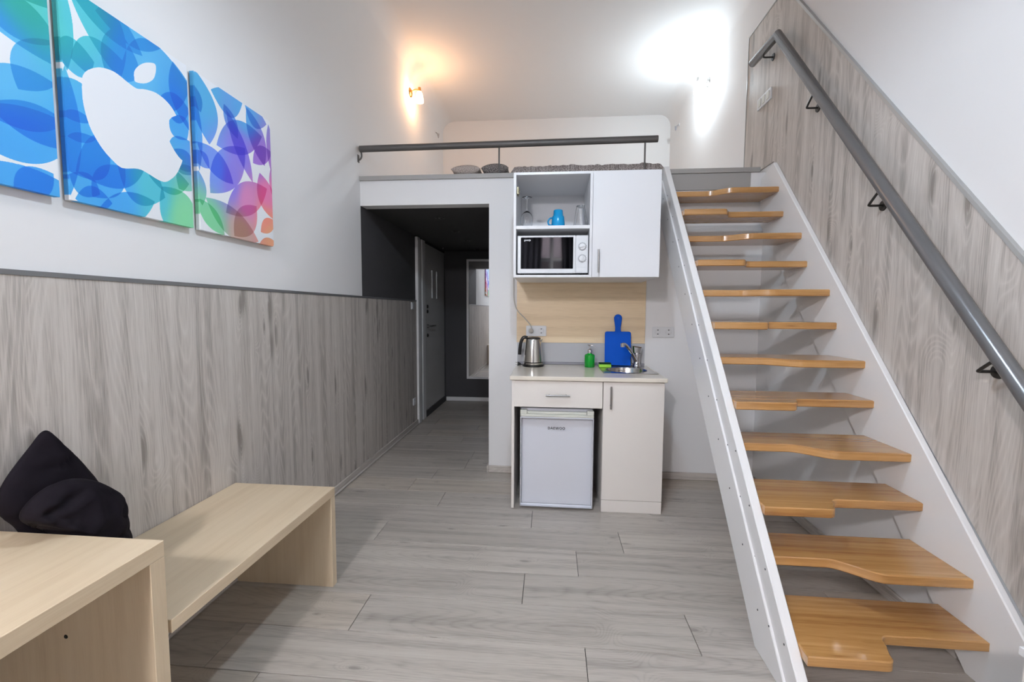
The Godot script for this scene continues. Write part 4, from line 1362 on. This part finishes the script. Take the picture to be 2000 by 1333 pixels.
	cb.rotation = Vector3(-0.10, -0.04, 0.0)
	# sockets
	_plate("wall_socket", "white double socket on the oak panel above the kettle", "socket", Vector3(-0.116, 1.185, ZB + 0.012), 0.162, 0.084, 2, 2)
	_plate("wall_socket", "white double socket on the wall between kitchenette and stairs", "socket", Vector3(0.882, 1.184, ZB), 0.166, 0.082, 2, 2)
	# plug and cable of the microwave
	var c2 := Vector3(-0.157, 1.185, ZB + 0.023)
	var pg := thing("microwave_cable", "pale power cable running from the plug up to the wall cabinet", "cord", c2)
	st = begin()
	lathe(st, [Vector2(0.0, 0.034), Vector2(0.012, 0.033), Vector2(0.018, 0.024), Vector2(0.019, -0.004)], c2, 20, Basis(Vector3.RIGHT, PI / 2))
	part(pg, "plug", st, M.cable_grey)
	st = begin()
	tube(st, smooth_line([c2 + Vector3(0, 0.012, 0.02), c2 + Vector3(-0.002, 0.04, 0.018), c2 + Vector3(-0.05, 0.10, 0.008), c2 + Vector3(-0.115, 0.17, 0.0), c2 + Vector3(-0.139, 0.25, 0.0), c2 + Vector3(-0.142, 0.33, 0.002), c2 + Vector3(-0.142, 0.44, 0.004)], 8), 0.0038, 8)
	part(pg, "cable", st, M.cable_grey)
	# glasses and mug on the open shelf, standing upside down
	var y := 1.9155
	var g := Vector3(-0.172, y, -3.03)
	var wg := thing("wine_glass", "upturned clear wine glass on the open cabinet shelf", "glass", g)
	st = begin()
	lathe(st, [Vector2(0.034, 0.0), Vector2(0.042, 0.03), Vector2(0.043, 0.06), Vector2(0.034, 0.09), Vector2(0.016, 0.108), Vector2(0.005, 0.114), Vector2(0.004, 0.15), Vector2(0.005, 0.194), Vector2(0.034, 0.201), Vector2(0.035, 0.203), Vector2(0.0, 0.2035)], g, 32)
	lathe(st, [Vector2(0.0, 0.1075), Vector2(0.013, 0.1045), Vector2(0.032, 0.088), Vector2(0.0412, 0.06), Vector2(0.0402, 0.03), Vector2(0.0322, 0.0), Vector2(0.034, 0.0)], g, 32)
	part(wg, "goblet", st, M.drinking_glass)
	var mg := Vector3(0.042, y, -3.03)
	var mu := thing("mug", "upturned turquoise blue mug on the open cabinet shelf", "mug", mg)
	st = begin()
	lathe(st, [Vector2(0.042, 0.0), Vector2(0.046, 0.001), Vector2(0.045, 0.03), Vector2(0.041, 0.068), Vector2(0.0385, 0.074), Vector2(0.0335, 0.078), Vector2(0.031, 0.112), Vector2(0.028, 0.115), Vector2(0.026, 0.112), Vector2(0.0, 0.111)], mg, 36)
	part(mu, "cup", st, M.mug_blue)
	st = begin()
	tube(st, smooth_line([mg + Vector3(-0.041, 0.062, 0.01), mg + Vector3(-0.058, 0.055, 0.014), mg + Vector3(-0.068, 0.036, 0.016), mg + Vector3(-0.062, 0.016, 0.014), mg + Vector3(-0.044, 0.012, 0.01)], 5), 0.0055, 10)
	part(mu, "handle", st, M.mug_blue)
	for i in 2:
		var tg := Vector3(0.192 + 0.012 * i, y, -3.02 - 0.10 * i)
		var tu := thing("tumbler", ["upturned clear tumbler at the right end of the open shelf", "second clear tumbler standing behind the first on the open shelf"][i], "glass", tg, "tumblers on the open shelf")
		st = begin()
		lathe(st, [Vector2(0.047, 0.0), Vector2(0.045, 0.03), Vector2(0.036, 0.09), Vector2(0.029, 0.138), Vector2(0.026, 0.141), Vector2(0.0, 0.141)], tg, 32)
		lathe(st, [Vector2(0.0, 0.130), Vector2(0.025, 0.128), Vector2(0.0335, 0.09), Vector2(0.0425, 0.03), Vector2(0.0445, 0.0), Vector2(0.047, 0.0)], tg, 32)
		part(tu, "tumbler_glass", st, M.drinking_glass)
	# low white cabinet at the foot of the stairs
	var lc := thing("low_cabinet", "white low cabinet cut off at the lower right edge", "cabinet", Vector3(1.40, 0, -0.98))
	part(lc, "body", slab(Vector3(1.24, 0, -1.19), Vector3(1.585, 0.452, -0.78), 0.002), M.cream_laminate)
	part(lc, "top", slab(Vector3(1.236, 0.4525, -1.2), Vector3(1.587, 0.476, -0.775), 0.002), M.white_laminate)

# ---------------------------------------------------------------- lamps
func glow(called: String, c: Color, k: float) -> StandardMaterial3D:
	var m := mat(called, Color(0.95, 0.94, 0.92), 0.5)
	m.emission_enabled = true
	m.emission = c
	m.emission_energy_multiplier = k
	return m

func omni(parent: Node3D, at: Vector3, c: Color, energy: float, size: float) -> void:
	var l := OmniLight3D.new()
	l.name = "light"
	l.light_color = c
	l.light_energy = energy
	l.light_size = size
	l.omni_range = 14.0
	l.omni_attenuation = 2.0
	l.shadow_enabled = true
	parent.add_child(l, true)
	l.position = at - org

func _lamps() -> void:
	for s in [-1, 1]:
		var wx: float = XL if s < 0 else XR
		var c := Vector3(wx, 3.73 if s < 0 else 3.715, -4.84)
		var d := Vector3(-s, 0, 0)
		var o := thing("wall_sconce", "brass wall lamp with a glowing warm glass shade above the loft" if s < 0 else "small metal wall lamp shining cold white on the right above the loft", "wall lamp", c, "wall lamps above the loft")
		var metal: Material = M.brass if s < 0 else M.handle_steel
		var st := begin()
		lathe(st, [Vector2(0.0, 0.022), Vector2(0.03, 0.02), Vector2(0.047, 0.010), Vector2(0.05, 0.0)], c, 24, Basis(Vector3.FORWARD if s < 0 else Vector3.BACK, PI / 2))
		part(o, "wall_plate", st, metal)
		st = begin()
		tube(st, smooth_line([c, c + d * 0.05 + Vector3(0, 0.03, 0), c + d * 0.10 + Vector3(0, 0.03, 0)], 5), 0.006, 10)
		part(o, "arm", st, metal)
		var h := c + d * 0.105
		st = begin()
		lathe(st, [Vector2(0.0, 0.052), Vector2(0.016, 0.05), Vector2(0.018, 0.03), Vector2(0.024, 0.008), Vector2(0.0, 0.008)], h, 18)
		part(o, "lamp_holder", st, metal)
		st = begin()
		lathe(st, [Vector2(0.022, 0.01), Vector2(0.036, -0.02), Vector2(0.044, -0.07), Vector2(0.046, -0.105), Vector2(0.03, -0.112), Vector2(0.0, -0.114)], h, 24)
		var warm: bool = s < 0
		part(o, "lamp_shade", st, glow("glow_warm", Color(1.0, 0.86, 0.66), 4.0) if warm else glow("glow_cool", Color(0.93, 0.97, 1.0), 5.0))
		omni(o, h + Vector3(0, -0.05, 0), Color(1.0, 0.76, 0.55) if warm else Color(0.90, 0.96, 1.0), 0.25 if warm else 0.62, 0.035)
	# unseen pendant just above the picture, and an added fill lamp behind the viewer
	_pendant(Vector3(-0.06, 2.86, -1.3), "unseen white pendant lamp hanging above the middle of the room", 1.25, Color(0.85, 0.925, 1.0))
	_pendant(Vector3(-0.92, 2.75, 1.6), "added fill lamp shaped as a large white pendant near the window behind the viewer", 4.8, Color(0.98, 0.975, 1.0), 2.6)

func _pendant(p: Vector3, label: String, energy: float, tone: Color, k := 1.0) -> void:
	var o2 := thing("unseen_pendant_lamp", label, "pendant lamp", Vector3(p.x, CEIL, p.z), "pendant lamps")
	var q := begin()
	lathe(q, [Vector2(0.05, 0.0), Vector2(0.048, -0.02), Vector2(0.0, -0.024)], Vector3(p.x, CEIL, p.z), 20)
	part(o2, "ceiling_rose", q, M.white_plastic)
	q = begin()
	tube(q, PackedVector3Array([Vector3(p.x, CEIL - 0.02, p.z), Vector3(p.x, p.y + 0.17 * k, p.z)]), 0.004, 8)
	part(o2, "cord", q, M.white_plastic)
	q = begin()
	var prof: Array = []
	for v in [Vector2(0.03, 0.18), Vector2(0.05, 0.16), Vector2(0.10, 0.10), Vector2(0.17, 0.03), Vector2(0.20, -0.01), Vector2(0.197, -0.01), Vector2(0.165, 0.028), Vector2(0.095, 0.096), Vector2(0.045, 0.155), Vector2(0.0, 0.16)]: prof.append(v * k)
	lathe(q, prof, p, 36)
	part(o2, "lamp_shade", q, M.white_lacquer)
	q = begin()
	ball(q, p, 0.05 * k, 1.0, 24)
	part(o2, "bulb", q, glow("glow_bulb", tone, 12.0 / (k * k)))
	omni(o2, p, tone, energy, 0.05 * k)

# ---------------------------------------------------------------- behind the camera
func _behind() -> void:
	org = Vector3.ZERO
	var wx0 := -0.75; var wx1 := 0.75; var wy0 := 0.5; var wy1 := 3.35
	var st := begin()
	box(st, Vector3(XL - 0.2, -0.1, ZF), Vector3(wx0, CEIL, ZF + 0.3))
	box(st, Vector3(wx1, -0.1, ZF), Vector3(XR + 0.2, CEIL, ZF + 0.3))
	box(st, Vector3(wx0, -0.1, ZF), Vector3(wx1, wy0, ZF + 0.3))
	box(st, Vector3(wx0, wy1, ZF), Vector3(wx1, CEIL, ZF + 0.3))
	struct("wall_window", st, M.white_paint, "white wall with the window, behind the viewer")
	var w := struct_root("window_1", "tall white window behind the viewer")
	for a in [[wx0, wy0, wx0 + 0.06, wy1], [wx1 - 0.06, wy0, wx1, wy1], [-0.035, wy0, 0.035, wy1], [wx0, wy0, wx1, wy0 + 0.06], [wx0, wy1 - 0.06, wx1, wy1], [wx0, 2.32, wx1, 2.38]]:
		part(w, "frame_bar", slab(Vector3(a[0], a[1], ZF + 0.12), Vector3(a[2], a[3], ZF + 0.18), 0.004), M.white_lacquer)
	part(w, "pane", slab(Vector3(wx0, wy0, ZF + 0.148), Vector3(wx1, wy1, ZF + 0.152)), M.clear_glass)
	# curtains, parted a little
	for s in [-1, 1]:
		var o := thing("curtain", "dark grey curtain hanging " + ("left" if s < 0 else "right") + " of the window behind the viewer", "curtain", Vector3(s * 0.55, 0.05, ZF - 0.1), "curtains")
		var q := begin()
		var n := 40
		for i in n:
			for j in 6:
				var f := func(ii: int, jj: int) -> Vector3:
					var v := jj / 6.0
					var inner := 0.30 - 0.16 * v
					var u := ii / float(n)
					return Vector3(s * lerpf(inner, 0.95, u), 0.05 + 3.4 * v, ZF - 0.1 + 0.035 * sin(u * 46.0))
				var A: Vector3 = f.call(i, j); var B: Vector3 = f.call(i + 1, j); var C: Vector3 = f.call(i + 1, j + 1); var D: Vector3 = f.call(i, j + 1)
				var nn := (B - A).cross(D - A).normalized()
				tri(q, A, B, C, nn, nn, nn)
				tri(q, A, C, D, nn, nn, nn)
		part(o, "cloth", q, M.curtain)
		q = begin()
		tube(q, PackedVector3Array([Vector3(s * 0.05, 3.47, ZF - 0.1), Vector3(s * 1.0, 3.47, ZF - 0.1)]), 0.012, 10)
		part(o, "rod", q, M.bracket_dark)
	# unseen house across the street, toned for its reflection in the microwave door
	var nb := struct_root("unseen_building", "unseen pale house with a dark base across the street, toned for its reflection in the microwave door")
	part(nb, "base_wall", slab(Vector3(-6, -3.5, 7.2), Vector3(6, 2.9, 9.0)), M.facade_dark)
	part(nb, "upper_wall", slab(Vector3(-6, 2.9, 7.3), Vector3(6, 9.0, 9.0)), M.facade_pink)
